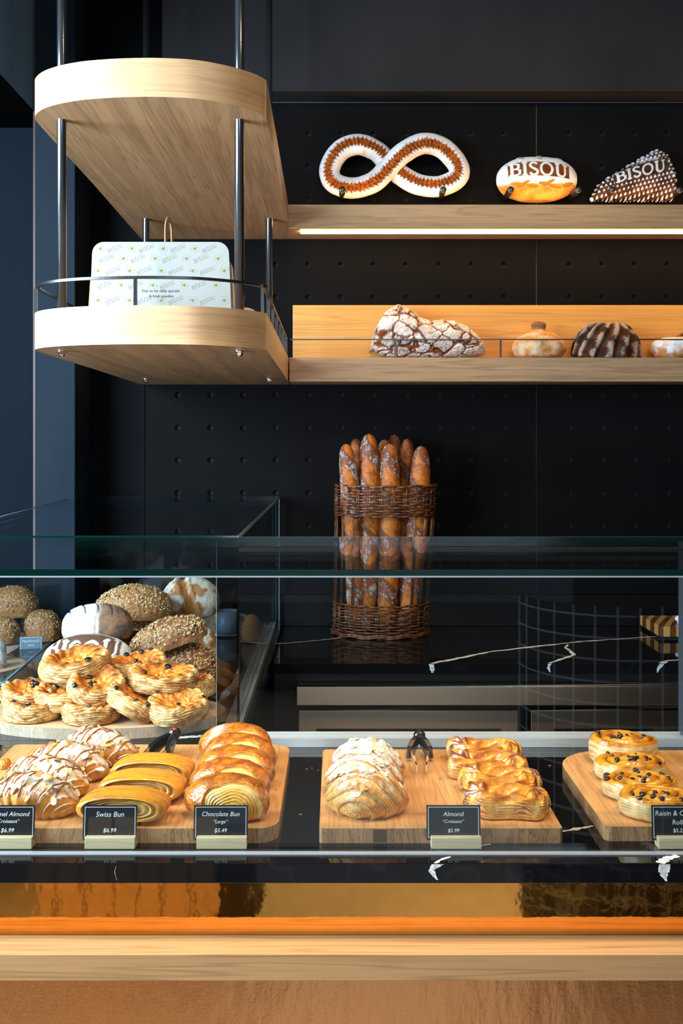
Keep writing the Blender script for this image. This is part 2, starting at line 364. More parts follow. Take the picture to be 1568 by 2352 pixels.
vein([(992, 1524), (1040, 1515), (1120, 1498), (1230, 1485), (1330, 1474), (1400, 1469), (1520, 1461)], [.02, .014, .012, .013, .014, .010, .008], hb, BC+.0004, t, seed=3)
vein([(1304, 1480), (1298, 1488), (1318, 1504), (1285, 1515), (1262, 1523.8)], [.006, .01, .012, .012, .012], hb, BC+.0004, t, 4, seed=4)
vein([(1518, 1523.8), (1535, 1517), (1600, 1512)], [.016, .012, .01], hb, BC+.0004, t, 4, seed=5)
def frontvein(pts, y, parent, sc=1, n=5, seed=1):
    rnd = random.Random(seed); L = []; R = []
    for i in range(len(pts)-1):
        for k in range(n+(i == len(pts)-2)):
            f = k/n; a = pts[i]; b = pts[i+1]; px = a[0]*(1-f)+b[0]*f; py = a[1]*(1-f)+b[1]*f; wd = (a[2]*(1-f)+b[2]*f)*rnd.uniform(.75, 1.25)
            L.append(at(px-wd/2, py, y)); R.append(at(px+wd/2, py, y))
    m = MB(); m.add(L+R, [(i, i+1, len(L)+i+1, len(L)+i) for i in range(len(L)-1)]); m.build('white_vein', VEIN, parent)
frontvein([(990, 1525, 10), (992, 1535, 11), (993, 1545, 6)], 3.1108, t, seed=1)
frontvein([(1262, 1525, 7), (1259, 1535, 6), (1263, 1544, 2)], 3.1108, t, seed=2)
frontvein([(1520, 1525, 12), (1512, 1535, 9), (1509, 1545, 2)], 3.1108, t, seed=3)
# refrigerated doors under it
for i, (a, b) in enumerate(((685, 1190), (1219, 1726))):
    p0 = at(a, 1632, 3.13); p1 = at(b, 1632, 3.13)
    d = empty('undercounter_door', (p0.x, 3.13, .2), label=('wide brushed steel undercounter door left of the gap, below the baguette basket', 'brushed steel undercounter door right of the gap, cut off by the right picture edge')[i], cat='appliance door', group=None)
    W = p1.x-p0.x; H = p0.z-.2
    m = MB(); m.box(0, W, 0, .045, 0, H); m.build('door_panel', STEEL, d, bevel=.002)
    q = at((726, 1270)[i], 1673, 3.13); q2 = at((1150, 1498)[i], 1673, 3.13)
    m = MB(); m.box(q.x-p0.x, q2.x-p0.x, -.004, .0, q.z-.2-.09, q.z-.2); m.build('recessed_handle', BLACKP, d, bevel=.003)
# service counter
t = empty('service_counter', (0, 0, 0), label='black marble service counter with white veins on a polished copper base carrying the glass case', cat='counter')
cc = empty('corner_counter', (0, 0, 0), label='black marble corner counter running back to the wall beneath the square bread case', cat='counter')
m = MB(); m.prism([(-.195, 2.2155), (-.195, 3.757), (-.90, 3.757), (-.90, 3.53), (-1.0, 3.53), (-1.0, 2.2155)], CT-.031, CT); m.build('countertop', MARBLE, cc)
m = MB(); m.box(-1.0, -.225, 2.22, 3.53, .05, CT-.032); m.build('cabinet_body', plain('dark_corner_body', (.02, .018, .016), .3), cc)
m = MB(); m.box(-2.2, 2.2, 1.569, 2.215, CT-.031, CT)
m.build('countertop', MARBLE, t, bevel=.0015)
m = MB(); m.box(-2.2, 2.2, 1.598, 1.61, CZ-.7686, CT-.0312); m.build('copper_panel', COPPER, t)
m = MB(); m.box(-2.2, 2.2, 1.598, 1.61, .05, CZ-.8085); m.build('hammered_copper_panel', COPPERR, t)
m = MB(); m.box(-2.2, 2.2, 1.611, 2.17, .05, CT-.032)
m.build('cabinet_body', plain('brown_counter_body', (.16, .13, .11), .4), t)
m = MB(); m.box(-2.2, 2.2, 1.537, 1.5979, CZ-.8084, CZ-.7687)
o = m.build('tray_ledge', oak('ledge_wood', 0, lin('8a6440'), lin('b98c5c'), 50, 1.6, 2, .45, .3), t, bevel=.001)
hc = CZ-CT
frontvein([(1005, 1985, 34), (990, 1999, 13), (997, 2012, 10), (1004, 2021, 4)], 1.5687, t, seed=4)
frontvein([(1526, 1985, 24), (1524, 2003, 22), (1525, 2014, 12), (1530, 2024, 4)], 1.5687, t, seed=5)
frontvein([(266, 1990, .5), (263, 2003, .8), (268, 2022, .4)], 1.5687, t, seed=6)
vein([(1292, 1910), (1325, 1904), (1362, 1897)], [.004, .009, .005], hc, CT+.0004, t, jit=.0008, seed=7)
vein([(998, 1983), (1015, 1974), (1034, 1968)], [.006, .005, .004], hc, CT+.0004, t, jit=.0006, seed=8)
vein([(1100, 1944), (1112, 1941), (1126, 1939)], [.003, .004, .003], hc, CT+.0004, t, jit=.0006, seed=9)
vein([(1515, 1983), (1530, 1972), (1556, 1966)], [.012, .012, .01], hc, CT+.0004, t, jit=.0006, seed=10)
vein([(-10, 1567), (60, 1576), (100, 1582)], [.006, .006, .006], hc, CT+.0004, cc, seed=11)
vein([(128, 1362), (165, 1400), (172, 1410)], [.012, .016, .012], .50, CT+.1, t, seed=12) if False else None
vein([(412, 1694), (460, 1691), (470, 1697), (478, 1706)], [.018, .014, .014, .012], hc, CT+.0004, t, seed=13)
# side counter added beyond the corner case, carries stand-ins for the glass reflection
m = MB(); m.box(-2.2, -1.005, 2.22, 3.53, .05, .93)
tag(m.build('added_side_counter', MARBLE, bevel=.002), 'low black side counter added beyond the glass at far left, carrying mirrored stand-in loaves', 'counter')

# ------------------------------------------------------------------ glass display case
def pane(m, pts, th, up=(0, 0, 1)): pass
def slab(name, x0, x1, y0, y1, z0, z1, parent, mat=None):
    m = MB(); m.box(x0, x1, y0, y1, z0, z1)
    d = (x1-x0, y1-y0, z1-z0); k = d.index(min(d))
    ax = {0: (4, 5), 1: (2, 3), 2: (0, 1)}[k]
    m.mi = [0 if i in ax else 1 for i in range(6)]
    return m.build(name, [mat or GLASS, GEDGE], parent)
t = empty('display_case', (0, 1.61, CT), label='long glass pastry display case with green-edged top standing on the black service counter', cat='display case')
t.location = (0, 0, 0)
slab('front_glass', -2.1, 2.1, 1.601, 1.609, CT, CZ-.2085, t)
m = MB(); m.box(-2.1, 2.1, 1.6005, 1.6095, CZ-.2112, CZ-.2086); m.box(-2.1, 2.1, 1.600, 1.6095, CT+.0001, CT+.0026)
m.build('glazing_bead', plain('pale_glazing_bead', (.34, .36, .37), .25, 0, spec=.6), t)
slab('top_glass', -2.1, 2.1, 1.600, 2.152, CZ-.2084, CZ-.1986, t)
m = MB(); m.box(-.24, 2.1, 2.1522, 2.1542, CZ-.2084, CZ-.1986); m.build('back_edge', GEDGEL, t)
m = MB(); m.box(-.207, .738, 2.165, 2.20, CT, CT+.012); m.box(-.207, .738, 2.165, 2.169, CT+.012, CT+.020); m.box(-.207, .738, 2.181, 2.185, CT+.012, CT+.020)
m.box(-.207, .738, 2.196, 2.20, CT+.012, CT+.024); m.build('door_track', ALU, t, bevel=.0006)
m = MB(); m.box(-.207, .738, 2.17, 2.195, CZ-.232, CZ-.2245); m.build('top_track', plain('dull_track', (.10, .095, .09), .4, .6), t)
slab('smoked_panel', -.2555, -.2085, 2.19, 2.198, CT, CZ-.2085, t, TINT)
m = MB(); m.box(.738, .7445, 2.16, 2.21, CT, CZ-.2085); m.build('post', plain('grey_post', (.06, .065, .075), .3), t)
m = MB(); m.box(-.2562, -.2555, 2.19, 2.198, CT, CZ-.2085); m.build('panel_edge', GEDGEL, t)
t = empty('corner_display_case', (0, 0, 0), label='square glass bread case around the corner behind the left end of the pastry case', cat='display case')
hz0, hz1 = CT, CZ-.2044
slab('side_glass', -.2135, -.2075, 2.20, 3.725, hz0, hz1, t)
m = MB(); m.add([(-.865, 2.30, hz0), (-.935, 3.725, hz0), (-.935, 3.725, hz1), (-.865, 2.30, hz1)], [(0, 1, 2, 3)], 0)
m.add([(-.871, 2.30, hz0), (-.941, 3.725, hz0), (-.941, 3.725, hz1), (-.871, 2.30, hz1)], [(3, 2, 1, 0)], 0); m.build('outer_glass', GLASS, t)
slab('back_glass', -.938, -.2075, 3.720, 3.726, hz0, hz1, t)
m = MB(); m.prism([(-.9, 2.155), (-.207, 2.155), (-.207, 3.728), (-.94, 3.728)], hz1, hz1+.008, 1, 0, 0); m.build('top_glass', [GLASS, GEDGE], t)
m = MB(); m.box(-.2072, -.2066, 2.155, 3.728, hz1-.001, hz1+.0082); m.box(-.2078, -.2066, 3.719, 3.729, CT, hz1); m.box(-.94, -.207, 3.7282, 3.729, hz1, hz1+.008)
m.box(-.9395, -.9375, 3.72, 3.7275, CT, hz1)
m.tube([(-.868, 2.30, hz0+.001), (-.938, 3.725, hz0+.001)], .0022, 6)
m.tube([(-.868, 2.30, hz1+.008), (-.938, 3.725, hz1+.008)], .0014, 6); m.build('edge_seal', GEDGEL, t)
m = MB(); m.box(-.246, -.209, 2.2, 3.56, CT, CT+.012)
for x in (-.246, -.228, -.212): m.box(x, x+.003, 2.2, 3.56, CT+.012, CT+.022)
tr = m.build('door_track', ALU, t, bevel=.0005)
for y in (2.29, 2.58, 2.9, 3.3):
    s = MB(); s.lathe([(.0035, 0), (.003, .0012), (.001, .0018)], (-.218, y, CT+.0122), 10); s.build('screw', CHROME, tr)

# ------------------------------------------------------------------ hanging oak shelf on four rods
OUT = [(-.702, 3.0), (-.699, 2.60), (-.697, 2.40), (-.692, 2.352), (-.676, 2.318), (-.651, 2.287), (-.617, 2.261), (-.581, 2.242), (-.542, 2.228), (-.475, 2.215), (-.406, 2.2105), (-.350, 2.214), (-.304, 2.223), (-.262, 2.243),
       (-.224, 2.268), (-.196, 2.294), (-.176, 2.318), (-.1635, 2.342), (-.160, 2.37), (-.161, 2.6), (-.163, 3.0)]
outl = [(p.x, p.y) for p in spline([(a, b, 0) for a, b in OUT], 5)]
full = [(-.715, YW-.022)]+outl+[(-.169, YW-.022)]
hs = empty('hanging_shelf', (0, 0, 0), label='two-tier oak shelf with a rounded front hanging on four black rods above the corner case', cat='shelf')
for nm, z0, z1 in (('upper_deck', CZ+.746, CZ+.83), ('lower_deck', CZ+.212, CZ+.296)):
    m = MB(); m.prism(full, z0, z1, 0, 1, 1); o = m.build(nm, [OAKE, OAKY], hs, bevel=.0015)
    for p in o.data.polygons:
        if p.material_index == 0: p.use_smooth = True
for x in (-.635, -.224):
    for y in (2.371, 3.418):
        m = MB(); m.tube([(x, y, CZ+.2115), (x, y, 3.25)], .011, 20); r = m.build('rod', RODM, hs)
        m = MB(); m.lathe([(.0115, 0), (.0115, .002)], (x, y, CZ+.2095), 20); m.lathe([(.0085, 0), (.0085, .006)], (x, y, CZ+.2035), 6, smooth=False)
        m.lathe([(.002, 0), (.0062, .002), (.0075, .006)], (x, y, CZ+.1975), 16); m.build('nut', CHROME, r)
rail = []
for i, p in enumerate(full[1:-1]):
    q = Vector(full[1:-1][max(i-1, 0)]); r2 = Vector(full[1:-1][min(i+1, len(full)-3)]); d = (r2-q).normalized(); rail.append(Vector(p)+Vector((-d.y, d.x))*.006)
rail = [Vector((-.706, 3.55))+Vector((0, 0))]+rail+[Vector((-.173, 3.56))]
m = MB(); L = []
for i, p in enumerate(rail):
    q = rail[max(i-1, 0)]; r2 = rail[min(i+1, len(rail)-1)]; d = (r2-q).normalized(); nn = Vector((-d.y, d.x))*.0035
    for z in (CZ+.354, CZ+.360):
        L.append((*(p-nn), z)); L.append((*(p+nn), z))
m.add(L, [f for i in range(len(rail)-1) for f in ((4*i, 4*i+4, 4*i+6, 4*i+2), (4*i+1, 4*i+3, 4*i+7, 4*i+5), (4*i+2, 4*i+6, 4*i+7, 4*i+3), (4*i, 4*i+1, 4*i+5, 4*i+4))])
gr = m.build('guard_rail', BLACKM, hs)
for x, y in ((-.692, 2.36), (-.435, 2.2195), (-.169, 2.345), (-.167, 2.52), (-.168, 2.70), (-.169, 2.88), (-.169, 3.06), (-.170, 3.24), (-.171, 3.42), (-.173, 3.55), (-.694, 2.75), (-.698, 3.15)):
    m = MB(); m.box(x-.0035, x+.0035, y-.004, y+.004, CZ+.2962, CZ+.3545); m.build('rail_post', BLACKM, gr)

# ------------------------------------------------------------------ wall shelves at the right
YS = 3.574; XR = 2.2
t = empty('oak_shelf', (0, 0, 0), label='upper oak wall shelf with a glowing light strip beneath, right of the hanging shelf', cat='shelf')
m = MB(); m.box(-.1685, XR, YS, YW-.0215, CZ+.746, CZ+.83, 1)
m.mi = [1, 1, 0, 0, 0, 0]; m.build('board', [OAKF, OAKX], t, bevel=.0012)
m = MB(); m.box(-.126, XR, 3.610, 3.634, CZ+.7400, CZ+.7459); m.build('light_strip', LED, t)
m = MB(); m.box(-.10, XR, 3.60, 3.608, CZ+.8302, CZ+.8325); m.build('uplight_strip', NT('uplight_glow').pbr(col=(1, .8, .5), em=(1, .60, .25), es=44.0), t)
t = empty('oak_shelf', (0, 0, 0), label='lower oak wall shelf with a tall back board and thin black rail holding four loaves', cat='shelf')
m = MB(); m.box(-.164, XR, YS, YW-.0215, CZ+.212, CZ+.296); m.mi = [1, 1, 0, 0, 0, 0]; m.build('board', [OAKF, OAKX], t, bevel=.0012)
m = MB(); m.box(-.159, XR, YW-.042, YW-.0216, CZ+.2962, CZ+.501); m.build('back_board', oak('honey_oak', 0, lin('a8742c'), lin('cc9442'), 45, 1.2, 3, .5, .2), t, bevel=.001)
m = MB(); m.box(-.16, XR, YS+.002, YS+.010, CZ+.3575, CZ+.3615); g = m.build('guard_rail', BLACKM, t)
for px in (909, 1150, 1388, 1626):
    x = (px-772)/658; m = MB(); m.box(x-.003, x+.003, YS+.002, YS+.010, CZ+.2962, CZ+.3576); m.build('rail_post', BLACKM, g)
# ceiling track lamps (seen in reflections)
for i, (x, y) in enumerate(((-.75, 1.15), (.05, 1.35), (.75, 1.15), (1.3, 1.4))):
    m = MB(); m.lathe([(.03, 0), (.035, .004), (.035, .07), (.012, .075), (.012, .085)], (x, y, 3.15), 20)
    l = empty('track_lamp', (0, 0, 0), label='round black track lamp on the ceiling above the case, number counted only by position'.replace(', number counted only by position', '')+(', far left', ', left of centre', ', right of centre', ', far right')[i], cat='lamp', group='track lamps')
    m.build('housing', BLACKM, l); m = MB(); m.lathe([(.026, 0), (.026, .001)], (x, y, 3.1485), 20); m.build('lens', SPOTE, l)
t = empty('slatted_bench', (-.66, -.18, 0), label='low honey wood slatted bench on the customer side, mirrored in the copper panel', cat='bench')
m = MB(); m.box(-.29, .30, -.16, .16, .0, .42); m.build('bench_body', plain('dark_bench_body', (.05, .02, .01), .6), t)
for k in range(7): m = MB(); m.box(-.285+.083*k, -.209+.083*k, .1605, .175, .0, .42); m.build('slat', OAKE, t, bevel=.004)
tag(sbox('stool', plain('dark_stool_paint', (.015, .012, .01), .6), -.34, -.26, -.2, .12, 0, .45), 'narrow dark pedestal beside the slatted bench on the customer side', 'stool')
# tiled bar behind the viewer, seen mirrored in the glass and copper
m = MB(); R = .32; path = [(1.9, -.02)]+[(.95-R*math.sin(a), -.02-R+R*math.cos(a)) for a in [math.pi/2*k/10 for k in range(11)]]
Lp = [(x, y, z) for z in (0, 1.08) for x, y in path]; n = len(path)
m.add(Lp, [(i, i+1, n+i+1, n+i) for i in range(n-1)])
tb = m.build('tiled_bar', plain('black_tile', (.01, .01, .01), .15)); tag(tb, 'curved bar clad in black tiles with white grout, mirrored faintly in the case glass', 'bar counter')
m = MB()
off = [(x+(0), y+.0015) for x, y in path]
for k in range(1, 16): m.tube([(x-.001, y+.001, .07*k) for x, y in path], .0028, 5)
d = 0; acc = [0]
for i in range(1, n): acc.append(acc[-1]+math.hypot(path[i][0]-path[i-1][0], path[i][1]-path[i-1][1]))
s = .03
while s < acc[-1]:
    i = max(j for j in range(n-1) if acc[j] <= s); f = (s-acc[i])/(acc[i+1]-acc[i]); x = path[i][0]*(1-f)+path[i+1][0]*f; y = path[i][1]*(1-f)+path[i+1][1]*f
    m.tube([(x-.001, y+.001, 0), (x-.001, y+.001, 1.08)], .0028, 5); s += .07
m.build('white_grout', plain('white_grout', (.38, .38, .38), .8), tb)
# ------------------------------------------------------------------ boards
def rrect(x0, x1, y0, y1, rs, n=8):
    out = []
    for (cx, cy, a0, r) in ((x0+rs[0], y0+rs[0], 180, rs[0]), (x1-rs[1], y0+rs[1], 270, rs[1]), (x1-rs[2], y1-rs[2], 0, rs[2]), (x0+rs[3], y1-rs[3], 90, rs[3])):
        for k in range(n+1): a = math.radians(a0+90*k/n); out.append((cx+r*math.cos(a), cy+r*math.sin(a)))
    return out
def board(name, pts, z0, th, label, mats=(BOARDE, BOARD), loc=(0, 0), rz=0, group=None):
    m = MB(); m.prism(pts, 0, th, 0, 1, 1); o = m.build(name, list(mats), bevel=.0022, loc=(loc[0], loc[1], z0), rot=(0, 0, rz), seg=3)
    return tag(o, label, 'serving board', group)
board('serving_board', rrect(-.28, .286, 0, .458, (.01, .035, .04, .01)), CT+.0002, .0238, 'large oak board with rounded right corners carrying the caramel croissants, Swiss buns and chocolate buns', loc=(-.380, 1.647))
bB = board('serving_board', rrect(0, .3915, 0, .424, (.006, .006, .012, .012)), CT+.0002, .0238, 'square-cornered oak board with a dark inlay, carrying almond croissants and custard pastries', loc=(-.0273, 1.647))
m = MB(); m.box(.0865, .1085, -.0004, .001, .0016, .0222); m.build('walnut_inlay', plain('walnut', (.10, .045, .025), .6), bB)
board('serving_board', rrect(0, .42, 0, .41, (.012, .02, .03, .11)), CT+.0002, .0238, 'oak board with one wide rounded corner, under the raisin rolls at right', loc=(.434, 1.655))
ov = [(.283*math.cos(2*math.pi*k/72)*(1), .157*math.sin(2*math.pi*k/72)) for k in range(72)]
GB = (oak('grey_board_edge', 2, lin('8e7660'), lin('b5a08a'), 80, 30, 4, .6, .3), oak('pale_board_top', 0, lin('b08864'), lin('d2b08c'), 60, 3, 3, .55, .3))
board('serving_board', ov, CT+.0002, .0238, 'wide oval wooden board piled with savoury filled puff pastries behind the croissants', GB, loc=(-.54, 2.375))
def disc(r, n=56): return [(r*math.cos(2*math.pi*k/n), r*math.sin(2*math.pi*k/n)) for k in range(n)]
board('serving_board', disc(.235), CT+.0002, .026, 'round grey-edged board under the big loaves in the corner case', GB, loc=(-.56, 2.80))
board('serving_board', disc(.12), .9302, .024, 'round board standing in for a glass reflection, under the seeded loaves at far left', GB, loc=(-1.075, 3.36))  # this board and the next are solid stand-ins for mirrored ones
board('serving_board', disc(.14), .9302, .026, 'round board standing in for a glass reflection at far left, under a floured loaf', GB, loc=(-1.045, 2.96))

# ------------------------------------------------------------------ pastry shapes
GOLD = lin('dc8c1e'); BROWN = lin('a2500c'); DARK = lin('5c2a0c'); CREAM = lin('f0c878'); PALE = lin('ecc98c'); FLOUR = (.80, .80, .79); LAM = lin('d9a640')
def croissant(seed, L=.150, R=.0345, bend=.022, nv=210, nu=150, sugar=.5, glaze=0.0, K=3.3, pale=0.0, arch=False):
    V, U = grid(nv, nu); T = V*2-1; ph = U*2*math.pi
    up = np.sin(ph); fr = -np.cos(ph)       # fr>0 faces the viewer (-y)
    el = (up+1)/2
    q = np.abs(T)/(.34+.66*(el*.75+.25*(1-ss(fr, -.2, 1))))
    S0 = np.stack([T*L*.5, up*.03, fr*.03], -1)
    q = q+.03*vn(S0, 30, seed)
    if arch:
        A0 = np.stack([T*L*.5, bend*T*T-fr*R, R*.83+up*R*.96], -1); dd = (A0-np.array([-.018, -.044, .006]))*np.array([.85, .8, 1.0]); q = (np.linalg.norm(dd, axis=-1)+.002*vn(S0, 40, seed))/(.0185*K)+.12
    fr_s = (q*K) % 1.0
    step = 1-ss(fr_s, .0, .92)+ss(fr_s, .93, 1.0)*1.0
    r = R*np.power(np.clip(1-np.abs(T)**2.3, 0, 1), .62)
    r = r*(1+.10*(step-.5))+.0005
    x = T*L*.5; y = bend*T*T+fr*-1*0
    P = np.stack([x, bend*T*T-fr*r*1.12, R*.83+up*r*.96-(.35*R)*T*T], -1)
    P[..., 2] = np.where(P[..., 2] < .001, .0005+.02*np.minimum(P[..., 2], .001), P[..., 2])
    N = nrm(P); lam = np.sin(q*K*2*math.pi*5.5+1.2*vn(S0, 60, seed+5)); 
    P = P+N*((.0005 if arch else .00025)*lam+.0014*fbm(P, 70, 3, seed+2)+.0004*fbm(P, 320, 2, seed+3))[..., None]
    n1 = fbm(P, 45, 4, seed+9); n2 = fbm(P, 160, 3, seed+4)
    C = cm(GOLD, BROWN, ss(step+.5*n1+.25*up, .45, 1.25)); C = cm(C, PALE, np.clip(ss(lam+n2, .1, 1.1)*(.35+.45*pale)+.35*pale*ss(n1, -.5, .4), 0, 1))
    C = cm(C, DARK, ss(n1+.7*(el-.6), .55, .95)*.6*(1-pale)); C = cm(C, CREAM, ss(-up, .1, .8)*.5)
    nz = N[..., 2]*.9+.25*N[..., 1]*0
    su = ss(nz+.55*n2+.45*n1-.9+sugar, -.15, .35); C = cm(C, FLOUR, np.clip(su, 0, 1)*.95)
    return P, C
def almond_mesh():
    m = MB(); n = 14; t = [(.0062*math.cos(2*math.pi*k/n)*(1-.18*math.cos(2*math.pi*k/n)), .0040*math.sin(2*math.pi*k/n)) for k in range(n)]
    m.prism(t, 0, .0009); o = m.v; me = bpy.data.meshes.new('almond_flake'); me.from_pydata(m.v, [], m.f); return me
ALM = []
for c in ('e8cf9c', 'f0e2c8', 'd09a58'):
    me = almond_mesh(); me.materials.append(plain('almond_'+c, lin(c), .6)); ALM.append(me)
def scatter_on(parent, P, n, seed, meshes, name, tmax=.75, zmin=.45, size=(.8, 1.3), tilt=.5, lift=.0008, xr=None):
    rnd = random.Random(seed); N = nrm(P); nv, nu = P.shape[:2]; k = 0; tries = 0
    while k < n and tries < 4000:
        tries += 1; i = rnd.randrange(2, nv-2); j = rnd.randrange(nu)
        if abs(i/nv*2-1) > tmax or N[i, j, 2] < zmin: continue
        if xr and not (xr[0] < P[i, j, 0] < xr[1]): continue
        nn = Vector(N[i, j])+Vector((rnd.uniform(-tilt, tilt), rnd.uniform(-tilt, tilt), 0)); p = Vector(P[i, j])+Vector(N[i, j])*lift
        q = nn.to_track_quat('Z', 'Y'); o = link(name, rnd.choice(meshes), None, parent); o.rotation_mode = 'XYZ'
        o.rotation_euler = (q.to_matrix() @ Matrix.Rotation(rnd.uniform(0, 6.28), 3, 'Z')).to_euler(); o.location = p; s = rnd.uniform(*size); o.scale = (s, s, s); k += 1
CARAMEL = plain('caramel_sauce', lin('9c5a20'), .3, coat=.3)
def drizzle(parent, P, seed, n=9, L=.15, slant=.5):
    bv = bvh_of(P); rnd = random.Random(seed); m = MB()
    for k in range(n):
        x0 = (-.42+.84*(k+.5)/n)*L+rnd.uniform(-.004, .004); pts = []; sl = slant+rnd.uniform(-.25, .25); wob = rnd.uniform(0, 6)
        for a in range(34):
            f = a/33; y = -.05+.10*f; x = x0+sl*(y)*.6+.002*math.sin(f*9+wob)
            h = bv.ray_cast(Vector((x, y, .2)), Vector((0, 0, -1)))
            if h[0] and h[0].z > .012: pts.append(h[0]+Vector((0, 0, .0004)))
        if len(pts) > 3: m.tube(pts, [.0012+.0008*abs(math.sin(i*.7+wob)) for i in range(len(pts))], 6)
    m.build('caramel_drizzle', CARAMEL, parent)
def onb(px, Y, h=.621): return ((px-772)*Y/F, Y)

# caramel almond croissants
cro = [croissant(11+i, sugar=.50+.08*(i % 2), L=.165, R=.036, bend=.012, K=3.0) for i in range(3)]
spec = [(72, 1.715, -.28, 0, 'caramel almond croissant nearest the price card at far left, its middle split open'),
        (100, 1.805, -.30, 1, 'caramel almond croissant second from the front in the left pile, thick drizzle stripes'),
        (150, 1.895, -.30, 2, 'caramel almond croissant third from the front, heaped with large almond flakes on its right tip'),
        (222, 1.985, -.34, 0, 'rearmost caramel almond croissant, beside the oval board, heavily sugared')]
for i, (px, Y, rz, k, lab) in enumerate(spec):
    x, y = onb(px, Y); t = empty('caramel_almond_croissant', (x, y, BT), rz, label=lab, cat='croissant', group='caramel almond croissants on the left board')
    P, C = cro[k]; surf('body', P, C, GLAZE, t); drizzle(t, P, 30+i, 8, .165); scatter_on(t, P, 34, 50+i, ALM, 'almond_flake', .9, .3, (.95, 1.6), .9, .0012, None if i != 2 else (-.03, .08))
    m = MB(); m.lathe([(.001, 0), (.012, .002), (.010, .009), (.002, .012)], (0, 0, 0), 14)
    b = m.build('custard_filling', food('pale_custard', .5) if False else plain('pale_custard', lin('f0dc98'), .5), t, loc=((-.055, .004, .036) if i == 3 else (.03, 0, .058) if i == 0 else (0, .002, .06))); b.scale = (1, .8, .8)
# almond croissants
cro = [croissant(41+i, sugar=(.12, .62, .72)[i], L=.142, R=.0385, bend=.020, K=3.4, pale=(.8, .4, .2)[i], arch=True) for i in range(3)]
for i, (px, Y, rz, lab) in enumerate(((841, 1.712, -.10, 'front almond croissant with exposed pale laminated layers, dusted on top'), (833, 1.80, -.12, 'middle almond croissant half hidden behind the front one, covered in flakes and sugar'),
                                    (838, 1.895, -.30, 'rearmost almond croissant of the middle board, thick with icing sugar'))):
    x, y = onb(px, Y); t = empty('almond_croissant', (x, y, BT), rz, label=lab, cat='croissant', group='almond croissants on the middle board')
    P, C = cro[i]; surf('body', P, C, FOOD, t); scatter_on(t, P, (16, 26, 28)[i], 70+i, ALM[:2] if i else ALM[1:], 'almond_flake', .62, .62, (1.0, 1.5), .5, .001)

# generic ring loft: rings of an outline pushed along the local axis -Y (front) with profile (scale, y, z-lift)
def stadium(nu, w, h, p=2.6):
    a = np.linspace(0, 2*math.pi, nu, endpoint=False); c, s = np.cos(a), np.sin(a)
    return w*np.sign(c)*np.abs(c)**(2/p), h*np.sign(s)*np.abs(s)**(2/p)
# Swiss buns: laminated stadium roll, open spiral face to the viewer
def swiss(seed, nu=200):
    X, Z = stadium(nu, .0725, .0215, 2.7); prof = []
    for s in np.linspace(.03, .80, 56): prof.append((s, .010-.006*s+.0022*math.sin(s*36)-(.0 if s > .35 else .010*(1-s/.35)), 0))
    for a in np.linspace(0, math.pi/2, 10)[1:]: prof.append((.80+.20*math.sin(a), .0045-.012*(1-math.cos(a))*-1-.006, 1))
    for y in np.linspace(.012, .058, 34): prof.append((1.0+.02*math.sin(math.pi*(y-.012)/.046), y, 1))
    for a in np.linspace(0, math.pi/2, 12)[1:]: prof.append((.03+.97*math.cos(a), .058+.018*math.sin(a), 1))
    pr = np.array(prof); S = pr[:, 0][:, None]; Y = pr[:, 1][:, None]+0*X[None]; body = pr[:, 2][:, None]+0*X[None]
    # face rings keep their gap rather than scaling: offset shrink
    a = (1-S); Xx = X[None]*(1-a*.86)-0; Zz = Z[None]*S
    P = np.stack([Xx+0*Y, Y, .0215+Zz+0*Y], -1); ang = np.arctan2(Z, X)[None]+0*Y
    P[..., 2] -= .014*(np.abs(P[..., 0])/.0725)**2.2*np.clip((P[..., 2]-.01)/.03, 0, 1)*.35
    P[..., 2] = np.maximum(P[..., 2], .0006)
    lam = np.sin(Y*900+2.0*vn(P*np.array([.3, 1, .3]), 60, seed))*body
    N = nrm(P); P = P+N*(.0008*lam+.0009*fbm(P, 60, 3, seed))[..., None]
    st = P*np.array([.35, 1.6, .35]); n1 = fbm(st, 90, 4, seed+1); n2 = fbm(P, 120, 3, seed+2)
    C = cm(lin('e0921c'), lin('b8640c'), ss(n1+.2*lam, -.2, .5)); C = cm(C, PALE, ss(lam+n1, .6, 1.4)*.5*body)
    face = 1-body; sp = np.sin(S*46+ang*1.0+1.5*n2); fc = cm(lin('f4cc7c'), lin('d08c20'), ss(sp+n2, -.2, .9)); fc = cm(fc, lin('a4601c'), ss(S+0*Y, .66, .78)*.85)
    fc = cm(fc, lin('5a2b10'), (1-ss(S+0*Y, .10, .22))*.8)
    C = cm(C, fc, face); C = cm(C, CREAM, (1-ss(P[..., 2], .004, .022))*.5)
    return P, C
sw = [swiss(101), swiss(117)]
for i, (px, Y, k, lab) in enumerate(((273, 1.657, 0, 'front Swiss bun with its open spiral face behind the price card'), (317, 1.750, 1, 'middle Swiss bun showing pale custard layers in a long oval opening'), (342, 1.840, 0, 'rearmost Swiss bun, next to the black tongs'))):
    x, y = onb(px, Y); P, C = sw[k]; o = surf('swiss_bun', P, C, SHINY if False else GLAZE, flip=True, loc=(x, y, BT+.004), rot=(-.03, 0, -.05))
    tag(o, lab, 'bun', 'Swiss buns on the left board')
